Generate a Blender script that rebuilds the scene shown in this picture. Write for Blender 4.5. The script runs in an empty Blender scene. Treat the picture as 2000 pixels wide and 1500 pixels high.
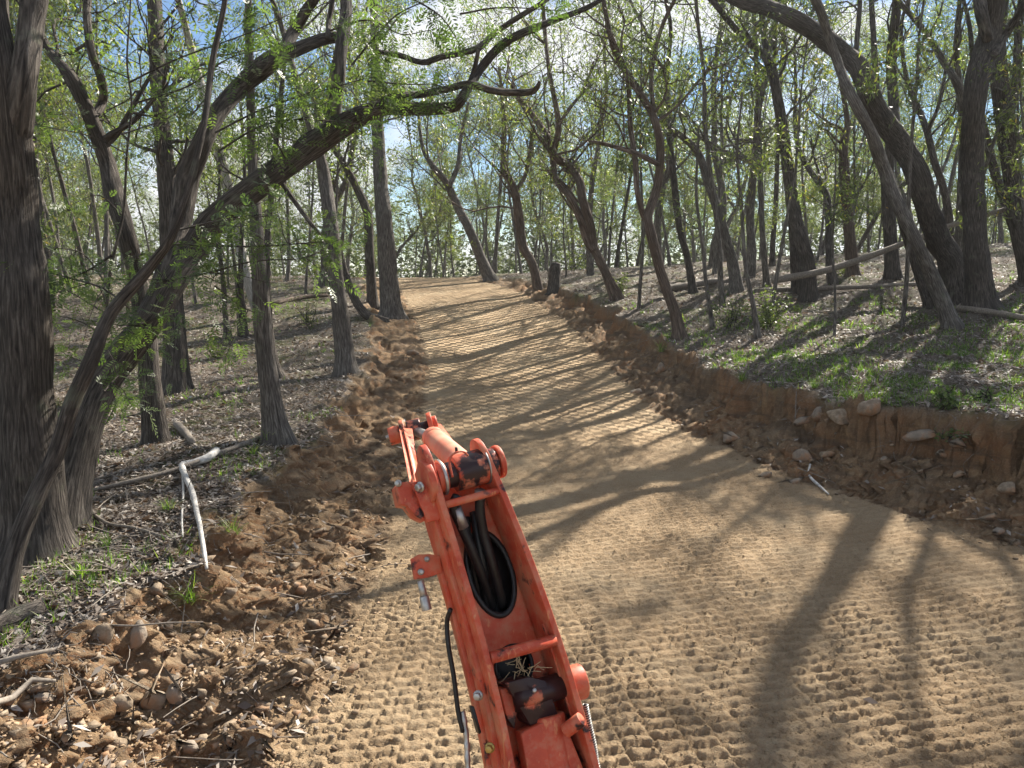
import bpy, math, random
import numpy as np
from mathutils import Vector

random.seed(7)
RNG = np.random.default_rng(11)
R = math.radians

# ------------------------------------------------------------------ camera, light, exposure
scene = bpy.context.scene
COL = scene.collection
CAM_H = 2.2
PITCH = R(8.2)
FPX = 1450.0                      # focal length in pixels of a 2000 px wide picture
cam_d = bpy.data.cameras.new("camera")
cam_d.sensor_width = 36.0
cam_d.lens = FPX / 2000.0 * 36.0
cam_d.clip_start = 0.05
cam_d.clip_end = 3000.0
cam = bpy.data.objects.new("camera", cam_d)
COL.objects.link(cam)
cam.location = (0, 0, CAM_H)
cam.rotation_euler = (math.pi / 2 - PITCH, 0, 0)
scene.camera = cam

SUN_AZ = R(35.0)                  # clockwise from +Y (the viewing direction)
SUN_EL = R(37.0)
sun_vec = Vector((math.sin(SUN_AZ) * math.cos(SUN_EL), math.cos(SUN_AZ) * math.cos(SUN_EL), math.sin(SUN_EL)))
sd = bpy.data.lights.new("sun", 'SUN')
sd.energy = 5.0
sd.angle = R(0.5)
sd.color = (1.0, 0.93, 0.82)
sun = bpy.data.objects.new("sun", sd)
COL.objects.link(sun)
sun.location = (20, 40, 40)
sun.rotation_euler = sun_vec.to_track_quat('Z', 'Y').to_euler()

world = bpy.data.worlds.new("World")
scene.world = world
world.use_nodes = True
wn, wl = world.node_tree.nodes, world.node_tree.links
wn.clear()
w_out = wn.new('ShaderNodeOutputWorld')
w_bg = wn.new('ShaderNodeBackground')
w_bg.inputs['Strength'].default_value = 0.05
sky = wn.new('ShaderNodeTexSky')
sky.sky_type = 'NISHITA'
sky.sun_disc = False
sky.sun_elevation = SUN_EL
sky.sun_rotation = SUN_AZ
sky.air_density = 1.0
sky.dust_density = 0.0
sky.ozone_density = 4.0
tc = wn.new('ShaderNodeTexCoord')
mp = wn.new('ShaderNodeMapping')
mp.inputs['Scale'].default_value = (1.0, 1.0, 2.2)
nz = wn.new('ShaderNodeTexNoise')
nz.inputs['Scale'].default_value = 2.6
nz.inputs['Detail'].default_value = 7
nz.inputs['Roughness'].default_value = 0.55
cr = wn.new('ShaderNodeValToRGB')
cr.color_ramp.elements[0].position = 0.47
cr.color_ramp.elements[1].position = 0.56
mx = wn.new('ShaderNodeMixRGB')
mx.inputs['Color2'].default_value = (7.0, 7.15, 7.4, 1)
wl.new(tc.outputs['Generated'], mp.inputs['Vector'])
wl.new(mp.outputs[0], nz.inputs['Vector'])
wl.new(nz.outputs['Fac'], cr.inputs['Fac'])
wl.new(cr.outputs['Color'], mx.inputs['Fac'])
wl.new(sky.outputs[0], mx.inputs['Color1'])
wl.new(mx.outputs[0], w_bg.inputs['Color'])
wl.new(w_bg.outputs[0], w_out.inputs['Surface'])

vs = scene.view_settings
vs.view_transform = 'Standard'
vs.look = 'None'
vs.gamma = 1.0
vs.exposure = 1.55
vs.use_curve_mapping = False
scene.cycles.use_denoising = True
scene.cycles.max_bounces = 6
scene.cycles.diffuse_bounces = 3
scene.cycles.glossy_bounces = 2
scene.cycles.transmission_bounces = 4
scene.cycles.sample_clamp_indirect = 6.0

# ------------------------------------------------------------------ numeric helpers
def _hash(ix, iy, seed):
    h = (ix.astype(np.int64) * 374761393 + iy.astype(np.int64) * 668265263 + seed * 1442695041) & 0xffffffff
    h = ((h ^ (h >> 13)) * 1274126177) & 0xffffffff
    return (h ^ (h >> 16)) & 0xffff

def perlin(x, y, seed=0):
    x = np.asarray(x, float); y = np.asarray(y, float)
    ix = np.floor(x); iy = np.floor(y)
    fx = x - ix; fy = y - iy
    u = fx * fx * fx * (fx * (fx * 6 - 15) + 10)
    v = fy * fy * fy * (fy * (fy * 6 - 15) + 10)
    def g(dx, dy):
        a = _hash(ix + dx, iy + dy, seed) * (2 * math.pi / 65536)
        return np.cos(a) * (fx - dx) + np.sin(a) * (fy - dy)
    n0 = g(0, 0) * (1 - u) + g(1, 0) * u
    n1 = g(0, 1) * (1 - u) + g(1, 1) * u
    return (n0 * (1 - v) + n1 * v) * 1.5

def fbm(x, y, seed=0, octv=4, gain=0.5):
    s = 0; a = 1
    for i in range(octv):
        s = s + a * perlin(x, y, seed + i * 17)
        x = x * 2.03; y = y * 2.03; a *= gain
    return s

def sstep(a, b, x):
    t = np.clip((x - a) / (b - a), 0, 1)
    return t * t * (3 - 2 * t)

_ty = np.arange(-60, 620, 0.1)
def table(pts, sig=10):
    px, py = zip(*pts)
    v = np.interp(_ty, px, py)
    k = np.exp(-0.5 * (np.arange(-3 * sig, 3 * sig + 1) / sig) ** 2); k /= k.sum()
    v = np.convolve(np.pad(v, 3 * sig, mode='edge'), k, mode='valid')
    return lambda y: np.interp(y, _ty, v)

PROF = table([(-60, -1), (-8, 0), (8, 0), (10, .07), (12, .2), (15, .55), (20, 1.3), (26, 2.0), (30, 2.18), (36, 2.1),
              (50, 1.2), (80, -1.5), (150, -8), (600, -40)], 12)
XL = table([(-60, -1.2), (3.3, -1.0), (5, -.92), (7, -.97), (10, -1.15), (15, -1.6), (20, -2.6), (26, -3.9), (32, -6.5), (45, -16), (600, -600)], 8)
XR = table([(-60, 8), (-5, 5.6), (3, 4.6), (6, 3.95), (7.5, 3.05), (9.5, 2.5), (12.5, 1.95), (18, 1.35), (22, .6), (24, 0), (27, -1.2), (33, -3.5), (45, -12), (600, -596)], 6)
BHR = table([(-60, .8), (8, .82), (11, .66), (15, .55), (20, .42), (25, .2), (29, .06), (36, 0)], 10)
BHL = table([(-60, .36), (8, .33), (14, .22), (20, .16), (26, .1), (30, 0)], 10)

def surface(X, Y, fine=True):
    """height and masks of the ground: (z, road, cut, turf, t_left)"""
    X = np.asarray(X, float); Y = np.asarray(Y, float)
    xl = XL(Y) + 0.10 * perlin(Y * 0.9, Y * 0 + 3.1, 5) + 0.05 * perlin(Y * 3.1, Y * 0 + 1.1, 6)
    xr = XR(Y) + 0.16 * perlin(Y * 0.8, Y * 0 + 7.7, 8) + 0.06 * perlin(Y * 3.3, Y * 0 + 2.2, 9)
    dl = xl - X                                   # > 0 left of the road
    dr = X - xr                                   # > 0 right of the road
    offL = 1.2 + 0.22 * perlin(Y * 0.9 + 4, Y * 0 + 9.3, 21) + 0.22 * perlin(Y * 2.6, X * 2.0, 22)
    offR = 1.0 + 0.2 * np.clip(9 - Y, 0, 8) + 0.22 * perlin(Y * 1.1, Y * 0 + 5.3, 23) + 0.20 * perlin(Y * 2.3 + 9, X * 2.3, 24)
    a = dl / offL
    b = dr / offR
    hl = BHL(Y) * (0.35 * sstep(0.05, .8, a) + 0.65 * sstep(.72, 1.02, a)) + 0.05 * np.exp(-((a - 1.05) / .16) ** 2) * sstep(30, 20, Y)
    hr = BHR(Y) * (0.30 * sstep(0.0, .85, b) + 0.70 * sstep(.84, .98, b))
    z = PROF(Y) + hl + hr
    z = z + 0.07 * np.clip(dr - offR, 0, 60) * sstep(60, 20, Y) + 0.012 * np.clip(dl - offL, 0, 30)
    cutL = sstep(0.02, .14, a) * sstep(1.12, .97, a)
    cutR = sstep(0.02, .14, b) * sstep(1.04, .93, b)
    cut = np.clip(cutL + cutR, 0, 1) * sstep(34, 26, Y)
    turf = np.clip(sstep(.98, 1.1, a) + sstep(.93, 1.03, b), 0, 1)
    road = np.clip(1 - cut - turf, 0, 1)
    # broad relief
    z = z + turf * (0.10 * fbm(X * .5, Y * .5, 31, 3) + 0.02 * fbm(X * 3, Y * 3, 33, 3))
    z = z + cut * (0.15 * fbm(X * 1.5, Y * 1.5, 41, 3) * sstep(0, .3, np.maximum(a, b)))
    if fine:
        c1 = np.abs(fbm(X * 3.2, Y * 3.2, 43, 4, .6))
        z = z + cut * (np.where(X < 0, .06, .11) * (c1 - .3)) + cut * 0.020 * fbm(X * 11, Y * 11, 47, 4, .65)
        z = z + turf * 0.014 * fbm(X * 16, Y * 16, 49, 3, .6)
        z = z + road * (0.02 * fbm(X * .8, Y * .5, 51, 3) + 0.0065 * fbm(X * 18, Y * 18, 53, 3, .65))
        amp = road * sstep(12.5, 8.5, Y) * (0.62 + 0.38 * sstep(-.25, .35, fbm(X * .9, Y * .6, 55, 3)))
        for (t, ph, sel) in tread_passes(X, Y):
            z = z + amp * sel * tread(t, Y + ph)
        # long low windrows left by the track edges
        z = z + road * 0.010 * np.exp(-((np.mod((X - XL(Y)) + .08 * perlin(Y * .4, Y * 0, 3), .62) - .31) / .03) ** 2) * sstep(-.2, .4, perlin(X * .7, Y * .25, 57))
    return z, road, cut, turf, X - XL(Y)

def tread_passes(X, Y):
    s = sstep(-.05, .05, perlin(X * .55 + 3.3, Y * .16, 61) + .25 * ((X - 1.6) / 2))
    return [(X - XL(Y) + .05 * perlin(Y * .5, Y * 0 + 1, 63), 0.0, 1 - s),
            (X - XR(Y) + 20 + .05 * perlin(Y * .4, Y * 0 + 4, 65), 0.031, s)]

def tread(t, s):
    lane = t / .16
    k = np.floor(lane); f = lane - k
    u = np.mod(s / .088 + .45 * np.mod(k, 2) + .10 * np.sin(f * 2 * math.pi) + .22 * perlin(t * 2.0, s * 1.4, 67), 1.0)
    u = np.mod(u + .07 * perlin(t * 26, s * 26, 71), 1.0)
    bar = sstep(.0, .12, u) * (1 - .95 * sstep(.42, 1.0, u))
    gap = sstep(0, .08, f) * sstep(1, .92, f)
    rag = .85 + .38 * perlin(t * 23, s * 23, 69)
    return 0.034 * bar * (.5 + .5 * gap) * rag - 0.014

def H(x, y):
    return float(surface(np.array([x]), np.array([y]), False)[0][0])

CF = Vector((0, math.cos(PITCH), -math.sin(PITCH)))
CU = Vector((0, math.sin(PITCH), math.cos(PITCH)))
CR = Vector((1, 0, 0))
CP = Vector((0, 0, CAM_H))
def ray(px, py):
    return CR * ((px - 1000) / FPX) + CU * ((750 - py) / FPX) + CF
def at(px, py, zc):
    """world point on the line of sight of a photo pixel, zc metres ahead"""
    return CP + ray(px, py) * zc
def atY(px, py, Y):
    r = ray(px, py)
    return CP + r * (Y / r.y)
def ground(px, py, ymax=60.0):
    r = ray(px, py)
    ys = np.concatenate([np.arange(1.5, 12, .03), np.arange(12, ymax, .1)])
    xs = r.x / r.y * ys
    zs = CAM_H + r.z / r.y * ys
    hs = surface(xs, ys, False)[0]
    w = np.nonzero(zs <= hs)[0]
    y = ys[w[0]] if len(w) else 30.0
    x = r.x / r.y * y
    return Vector((x, y, H(x, y)))

# ------------------------------------------------------------------ mesh helpers
class MB:
    def __init__(s):
        s.v = []; s.q = []; s.t = []; s.uq = []; s.ut = []; s.n = 0
    def add(s, v, quads=None, tris=None, uq=None, ut=None):
        v = np.asarray(v, float).reshape(-1, 3)
        if quads is not None and len(quads):
            quads = np.asarray(quads, np.int64).reshape(-1, 4)
            s.q.append(quads + s.n); s.uq.append(np.zeros((len(quads) * 4, 2)) if uq is None else np.asarray(uq).reshape(-1, 2))
        if tris is not None and len(tris):
            tris = np.asarray(tris, np.int64).reshape(-1, 3)
            s.t.append(tris + s.n); s.ut.append(np.zeros((len(tris) * 3, 2)) if ut is None else np.asarray(ut).reshape(-1, 2))
        s.v.append(v); s.n += len(v)
    def mesh(s, name, mat, origin=(0, 0, 0), smooth=True):
        me = bpy.data.meshes.new(name)
        if not s.v:
            return me
        v = np.concatenate(s.v) - np.array(origin)
        q = np.concatenate(s.q) if s.q else np.zeros((0, 4), int)
        t = np.concatenate(s.t) if s.t else np.zeros((0, 3), int)
        loops = np.concatenate([q.ravel(), t.ravel()]).astype(np.int32)
        me.vertices.add(len(v)); me.vertices.foreach_set('co', v.astype(np.float32).ravel())
        me.loops.add(len(loops)); me.loops.foreach_set('vertex_index', loops)
        me.polygons.add(len(q) + len(t))
        st = np.concatenate([np.arange(len(q)) * 4, len(q) * 4 + np.arange(len(t)) * 3]).astype(np.int32)
        me.polygons.foreach_set('loop_start', st)
        if smooth:
            me.polygons.foreach_set('use_smooth', np.ones(len(st), bool))
        uv = np.concatenate(s.uq + s.ut)
        l = me.uv_layers.new(name='UVMap')
        l.data.foreach_set('uv', uv.astype(np.float32).ravel())
        me.update(calc_edges=True)
        me.validate()
        if mat: me.materials.append(mat)
        return me

def link(name, me, parent=None, loc=(0, 0, 0)):
    o = bpy.data.objects.new(name, me)
    COL.objects.link(o)
    o.location = loc
    if parent is not None: o.parent = parent
    return o

def tag(o, label=None, cat=None, group=None, kind=None):
    if label: o['label'] = label
    if cat: o['category'] = cat
    if group: o['group'] = group
    if kind: o['kind'] = kind
    return o

def thing(name, loc, label, cat, group=None):
    return tag(link(name, None, None, loc), label, cat, group)

def catmull(P, step):
    P = np.asarray(P, float)
    if len(P) < 2: return P
    Q = np.vstack([2 * P[0] - P[1], P, 2 * P[-1] - P[-2]])
    out = []
    for i in range(1, len(Q) - 2):
        L = np.linalg.norm(Q[i + 1][:3] - Q[i][:3])
        n = max(1, int(round(L / step)))
        t = (np.arange(n) / n)[:, None]
        a, b, c, d = Q[i - 1], Q[i], Q[i + 1], Q[i + 2]
        out.append(.5 * ((2 * b) + (c - a) * t + (2 * a - 5 * b + 4 * c - d) * t ** 2 + (3 * b - a - 3 * c + d) * t ** 3))
    out.append(P[-1][None])
    return np.vstack(out)

def tube(mb, P, r, sides=8, rough=0.0, cap=True, seed=0, taper_end=True):
    P = np.asarray(P, float); r = np.asarray(r, float) * np.ones(len(P))
    n = len(P)
    if n < 2: return
    T = np.gradient(P, axis=0); T /= np.linalg.norm(T, axis=1)[:, None] + 1e-9
    ref = np.array([1., 0, 0]) if abs(T[0][0]) < .8 else np.array([0, 1., 0])
    U = np.zeros((n, 3)); u = ref - T[0] * (ref @ T[0]); u /= np.linalg.norm(u)
    for i in range(n):
        u = u - T[i] * (u @ T[i]); u /= np.linalg.norm(u) + 1e-9; U[i] = u
    V = np.cross(T, U)
    ang = np.arange(sides) * 2 * math.pi / sides
    ca, sa = np.cos(ang), np.sin(ang)
    L = np.concatenate([[0], np.cumsum(np.linalg.norm(np.diff(P, axis=0), axis=1))])
    rr = r[:, None] * np.ones((n, sides))
    if rough > 0:
        A = np.tile(np.arange(sides) / sides * 9.0, (n, 1)); LL = np.tile(L[:, None] * 2.2, (1, sides))
        nz = perlin(A + seed * 3.7, LL, 91) * .6 + .5 * perlin(A * 2.1 + seed, LL * 2.2, 92) 
        nz[:, -1] = (nz[:, -2] + nz[:, 0]) / 2
        lump = perlin(L * 1.6 + seed * 5.1, L * 0 + .5, 93)[:, None]
        rr = rr * (1 + rough * nz + rough * .8 * lump)
    v = P[:, None, :] + rr[:, :, None] * (ca[None, :, None] * U[:, None, :] + sa[None, :, None] * V[:, None, :])
    i = np.arange(n - 1)[:, None]; j = np.arange(sides)[None, :]; j2 = (j + 1) % sides
    q = np.stack([i * sides + j, i * sides + j2, (i + 1) * sides + j2, (i + 1) * sides + j], -1).reshape(-1, 4)
    circ = 2 * math.pi * r.max()
    uj = (np.arange(sides) / sides)[None, :] * circ; uj2 = ((np.arange(sides) + 1) / sides)[None, :] * circ
    L0 = L[:-1][:, None]; L1 = L[1:][:, None]
    o = np.ones((n - 1, sides))
    uq = np.stack([np.stack([uj * o, L0 * o], -1), np.stack([uj2 * o, L0 * o], -1), np.stack([uj2 * o, L1 * o], -1), np.stack([uj * o, L1 * o], -1)], 2)
    vv = v.reshape(-1, 3)
    tr = None
    if cap:
        vv = np.vstack([vv, P[0] - T[0] * r[0] * .3 * (0 if not taper_end else 1), P[-1] + T[-1] * r[-1] * .3 * (0 if not taper_end else 1)])
        a = n * sides
        jj = np.arange(sides); k = (jj + 1) % sides
        tr = np.vstack([np.stack([np.full(sides, a), k, jj], -1), np.stack([np.full(sides, a + 1), (n - 1) * sides + jj, (n - 1) * sides + k], -1)])
    mb.add(vv, q, tr, uq.reshape(-1, 2))

# ------------------------------------------------------------------ materials
def nodes(name, rough=.8, spec=.3):
    m = bpy.data.materials.new(name); m.use_nodes = True
    nt = m.node_tree; b = nt.nodes['Principled BSDF']
    b.inputs['Roughness'].default_value = rough
    b.inputs['Specular IOR Level'].default_value = spec
    return m, nt, b
def N(nt, t, **k):
    n = nt.nodes.new(t)
    for a, b in k.items():
        if a in n.inputs: n.inputs[a].default_value = b
        else: setattr(n, a, b)
    return n
def noise(nt, vec, scale, detail=4, rough=.55, dist=0):
    n = N(nt, 'ShaderNodeTexNoise', Scale=scale, Detail=detail, Roughness=rough, Distortion=dist)
    if vec is not None: nt.links.new(vec, n.inputs['Vector'])
    return n.outputs['Fac']
def ramp(nt, fac, stops):
    r = N(nt, 'ShaderNodeValToRGB')
    e = r.color_ramp.elements
    while len(e) < len(stops): e.new(0.5)
    for i, (p, c) in enumerate(stops):
        e[i].position = p
        e[i].color = (*c, 1) if hasattr(c, '__len__') else (c, c, c, 1)
    nt.links.new(fac, r.inputs['Fac'])
    return r.outputs['Color']
def mixc(nt, fac, a, b, mode='MIX'):
    m = N(nt, 'ShaderNodeMixRGB', blend_type=mode)
    for s, v in (('Fac', fac), ('Color1', a), ('Color2', b)):
        if isinstance(v, (int, float)): m.inputs[s].default_value = v if s == 'Fac' else (v, v, v, 1)
        elif isinstance(v, tuple): m.inputs[s].default_value = (*v, 1)
        else: nt.links.new(v, m.inputs[s])
    return m.outputs['Color']
def mth(nt, op, a, b=0.0, c=None):
    m = N(nt, 'ShaderNodeMath', operation=op)
    for i, v in enumerate((a, b, c)):
        if v is None: continue
        if isinstance(v, (int, float)): m.inputs[i].default_value = v
        else: nt.links.new(v, m.inputs[i])
    return m.outputs[0]
def bump(nt, b, h, strength=.5, dist=.01):
    n = N(nt, 'ShaderNodeBump', Strength=strength, Distance=dist)
    nt.links.new(h, n.inputs['Height'])
    nt.links.new(n.outputs[0], b.inputs['Normal'])
    return n

def ground_material():
    m, nt, b = nodes('ground_soil', .95, .15)
    g = N(nt, 'ShaderNodeNewGeometry').outputs['Position']
    def attr(n):
        a = N(nt, 'ShaderNodeAttribute', attribute_name=n); return a.outputs['Fac']
    cut, turf = attr('cut'), attr('turf')
    n1 = noise(nt, g, 1.1, 5, .6); n2 = noise(nt, g, 9, 6, .65); n3 = noise(nt, g, 55, 4, .7); n4 = noise(nt, g, 210, 3, .7)
    road = ramp(nt, n1, [(.3, (.30, .205, .118)), (.5, (.385, .272, .162)), (.7, (.455, .345, .22))])
    road = mixc(nt, mth(nt, 'MULTIPLY', n2, .55), road, (.19, .135, .08))
    road = mixc(nt, ramp(nt, n3, [(.48, 0.), (.75, .55)]), road, (.46, .38, .26))
    road = mixc(nt, ramp(nt, noise(nt, g, 120, 3, .7), [(.30, .6), (.45, 0.)]), road, (.10, .07, .045))
    soil = ramp(nt, n2, [(.3, (.075, .052, .032)), (.45, (.18, .12, .07)), (.58, (.29, .195, .11)), (.75, (.39, .285, .17))])
    soil = mixc(nt, ramp(nt, noise(nt, g, 2.3, 4, .6), [(.42, 0.), (.62, .7)]), soil, (.18, .135, .092))
    gn = N(nt, 'ShaderNodeSeparateXYZ'); nt.links.new(N(nt, 'ShaderNodeNewGeometry').outputs['True Normal'], gn.inputs[0])
    steep = mth(nt, 'MULTIPLY', ramp(nt, gn.outputs[2], [(.5, .8), (.85, .05)]), ramp(nt, noise(nt, g, 1.3, 3, .5), [(.40, .2), (.6, 1.)]))
    soil = mixc(nt, steep, soil, (.23, .115, .055))
    soil = mixc(nt, ramp(nt, n3, [(.5, 0.), (.75, .5)]), soil, (.40, .30, .19))
    lit = ramp(nt, n3, [(.3, (.06, .05, .04)), (.5, (.15, .128, .105)), (.66, (.25, .22, .185)), (.8, (.36, .33, .29))])
    lit = mixc(nt, ramp(nt, n2, [(.40, 0.), (.68, .55)]), lit, (.085, .055, .035))
    gr = ramp(nt, mth(nt, 'ADD', mth(nt, 'MULTIPLY', noise(nt, g, .8, 4, .6), .6), mth(nt, 'MULTIPLY', n2, .4)), [(.49, 0.), (.60, .75)])
    lit = mixc(nt, gr, lit, (.075, .095, .028))
    mz = N(nt, 'ShaderNodeMapping'); mz.inputs['Scale'].default_value = (1.3, 1.3, 9); nt.links.new(g, mz.inputs['Vector'])
    soil = mixc(nt, ramp(nt, noise(nt, mz.outputs[0], 1.0, 4, .65), [(.5, 0.), (.62, .7)]), soil, (.11, .078, .052))
    c = mixc(nt, cut, road, soil)
    c = mixc(nt, turf, c, lit)
    nt.links.new(c, b.inputs['Base Color'])
    # fine relief: crumbs everywhere, faint tread print on the far road (the near print is geometry)
    uv = N(nt, 'ShaderNodeUVMap', uv_map='UVMap').outputs[0]
    sp = N(nt, 'ShaderNodeSeparateXYZ'); nt.links.new(uv, sp.inputs[0])
    lane = mth(nt, 'DIVIDE', sp.outputs[0], .27)
    k = mth(nt, 'MULTIPLY', mth(nt, 'GREATER_THAN', mth(nt, 'FRACT', lane), .5), .5)
    u = mth(nt, 'FRACT', mth(nt, 'ADD', mth(nt, 'ADD', mth(nt, 'DIVIDE', sp.outputs[1], .24), k), mth(nt, 'MULTIPLY', noise(nt, uv, 2.2, 2), .8)))
    bar = mth(nt, 'SUBTRACT', 1.0, mth(nt, 'ABSOLUTE', mth(nt, 'SUBTRACT', mth(nt, 'MULTIPLY', u, 2.0), 1.0)))
    far = attr('far_print')
    h = mth(nt, 'ADD', mth(nt, 'MULTIPLY', n3, .9), mth(nt, 'MULTIPLY', n4, .45))
    h = mth(nt, 'ADD', h, mth(nt, 'MULTIPLY', mth(nt, 'MULTIPLY', bar, far), 4.5))
    bump(nt, b, h, .9, .022)
    return m

def bark_material(name, c0, c1, c2, su=30., sv=5.5, depth=.035):
    m, nt, b = nodes(name, .9, .2)
    uv = N(nt, 'ShaderNodeUVMap', uv_map='UVMap').outputs[0]
    mp = N(nt, 'ShaderNodeMapping'); mp.inputs['Scale'].default_value = (su, sv, 1); nt.links.new(uv, mp.inputs['Vector'])
    n1 = noise(nt, mp.outputs[0], 1.0, 5, .62, .6)
    g = N(nt, 'ShaderNodeTexCoord').outputs['Object']
    n2 = noise(nt, g, 2.2, 4, .6)
    c = ramp(nt, n1, [(.33, c0), (.5, c1), (.68, c2)])
    c = mixc(nt, ramp(nt, n2, [(.45, 0.), (.7, .6)]), c, tuple(x * .55 for x in c1))
    c = mixc(nt, ramp(nt, noise(nt, g, 5.5, 3, .5), [(.62, 0.), (.75, .45)]), c, (.16, .17, .12))
    nt.links.new(c, b.inputs['Base Color'])
    bump(nt, b, n1, .9, depth)
    return m

def leaf_material(name, cols, trans=(.34, .42, .12), tf=.42, rough=.45, scale=1.3):
    m, nt, b = nodes(name, rough, .45)
    uv = N(nt, 'ShaderNodeUVMap', uv_map='UVMap').outputs[0]
    sp = N(nt, 'ShaderNodeSeparateXYZ'); nt.links.new(uv, sp.inputs[0])
    c = ramp(nt, sp.outputs[0], cols)
    nt.links.new(c, b.inputs['Base Color'])
    tr = N(nt, 'ShaderNodeBsdfTranslucent')
    tcol = mixc(nt, 1.0, c, trans, 'MULTIPLY')
    tc2 = mixc(nt, 1.0, tcol, (6., 6., 6.), 'MULTIPLY')
    nt.links.new(tc2, tr.inputs['Color'])
    ms = N(nt, 'ShaderNodeMixShader'); ms.inputs[0].default_value = tf
    out = nt.nodes['Material Output']
    nt.links.new(b.outputs[0], ms.inputs[1]); nt.links.new(tr.outputs[0], ms.inputs[2]); nt.links.new(ms.outputs[0], out.inputs['Surface'])
    return m

def plain(name, col, rough=.6, metal=0., spec=.4, var=.25, vscale=30., bd=.0):
    m, nt, b = nodes(name, rough, spec)
    b.inputs['Metallic'].default_value = metal
    g = N(nt, 'ShaderNodeTexCoord').outputs['Object']
    n1 = noise(nt, g, vscale, 4, .6)
    c = ramp(nt, n1, [(.3, tuple(x * (1 - var) for x in col)), (.7, tuple(min(1, x * (1 + var)) for x in col))])
    nt.links.new(c, b.inputs['Base Color'])
    if bd: bump(nt, b, n1, .6, bd)
    return m

def paint_material(name, grease=0.0, fade=0.5):
    m, nt, b = nodes(name, .6, .35)
    g = N(nt, 'ShaderNodeTexCoord').outputs['Object']
    n1 = noise(nt, g, 7, 5, .6); n2 = noise(nt, g, 60, 4, .65)
    mp = N(nt, 'ShaderNodeMapping'); mp.inputs['Rotation'].default_value = (R(-28), R(-16), 0); mp.inputs['Scale'].default_value = (60, 60, 5)
    nt.links.new(g, mp.inputs['Vector'])
    n3 = noise(nt, mp.outputs[0], 1.0, 3, .6)
    c = ramp(nt, n1, [(.3, (.38, .050, .025)), (.5, (.55, .085, .038)), (.7, (.60, .14, .065))])
    c = mixc(nt, ramp(nt, n3, [(.60, 0.), (.68, fade)]), c, (.66, .25, .11))
    c = mixc(nt, ramp(nt, n2, [(.56, 0.), (.72, .35)]), c, (.40, .26, .17))
    dust = ramp(nt, noise(nt, g, 14, 5, .7), [(.45, 0.), (.72, .5)])
    c = mixc(nt, dust, c, (.45, .30, .19))
    if grease > 0:
        gm = ramp(nt, noise(nt, g, 13, 5, .65), [(.60 - .28 * grease, 0.), (.68 - .28 * grease, .96)])
        c = mixc(nt, gm, c, (.012, .011, .014))
        rr = mixc(nt, gm, .5, .32)
        nt.links.new(rr, b.inputs['Roughness'])
    else:
        nt.links.new(ramp(nt, n1, [(.3, .5), (.7, .75)]), b.inputs['Roughness'])
    nt.links.new(c, b.inputs['Base Color'])
    bump(nt, b, n2, .25, .002)
    return m

M_ground = ground_material()
M_bark_grey = bark_material('bark_grey', (.03, .026, .023), (.12, .105, .092), (.26, .24, .215))
M_bark_brown = bark_material('bark_brown', (.022, .019, .017), (.082, .069, .059), (.19, .165, .14), depth=.05)
M_bark_red = bark_material('bark_red', (.035, .026, .02), (.115, .085, .066), (.23, .18, .145), 26, 3)
M_bark_pale = bark_material('bark_pale', (.16, .15, .135), (.36, .34, .31), (.55, .53, .50), 40, 5, .006)
M_char = plain('charred_wood', (.018, .015, .013), .9, bd=.01)
M_gum = leaf_material('gum_leaves', [(0, (.05, .06, .035)), (.45, (.085, .105, .05)), (.8, (.13, .15, .065)), (.95, (.22, .22, .07)), (1, (.25, .14, .06))])
M_gum2 = leaf_material('gum_leaves_olive', [(0, (.05, .055, .03)), (.5, (.09, .10, .045)), (.9, (.16, .17, .08)), (1, (.26, .17, .07))])
M_gum_far = leaf_material('gum_leaves_far', [(0, (.05, .06, .035)), (1, (.11, .12, .06))], tf=.15, rough=.7)
M_wattle = leaf_material('wattle_fronds', [(0, (.05, .07, .032)), (.5, (.085, .12, .045)), (1, (.15, .185, .075))], (.27, .34, .12), .40)
M_grass = leaf_material('grass_blades', [(0, (.06, .09, .02)), (.5, (.10, .15, .035)), (.8, (.18, .22, .06)), (1, (.36, .32, .18))], (.30, .45, .07), .4)
M_litter = leaf_material('dry_leaves', [(0, (.08, .055, .04)), (.35, (.16, .125, .10)), (.7, (.27, .235, .20)), (1, (.44, .41, .37))], (.22, .16, .10), .15, .62)
M_stick = plain('dead_wood', (.20, .17, .14), .85, vscale=40, var=.45, bd=.003)
M_stick_pale = plain('bleached_wood', (.50, .48, .45), .7, vscale=25, var=.35, bd=.003)

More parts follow.
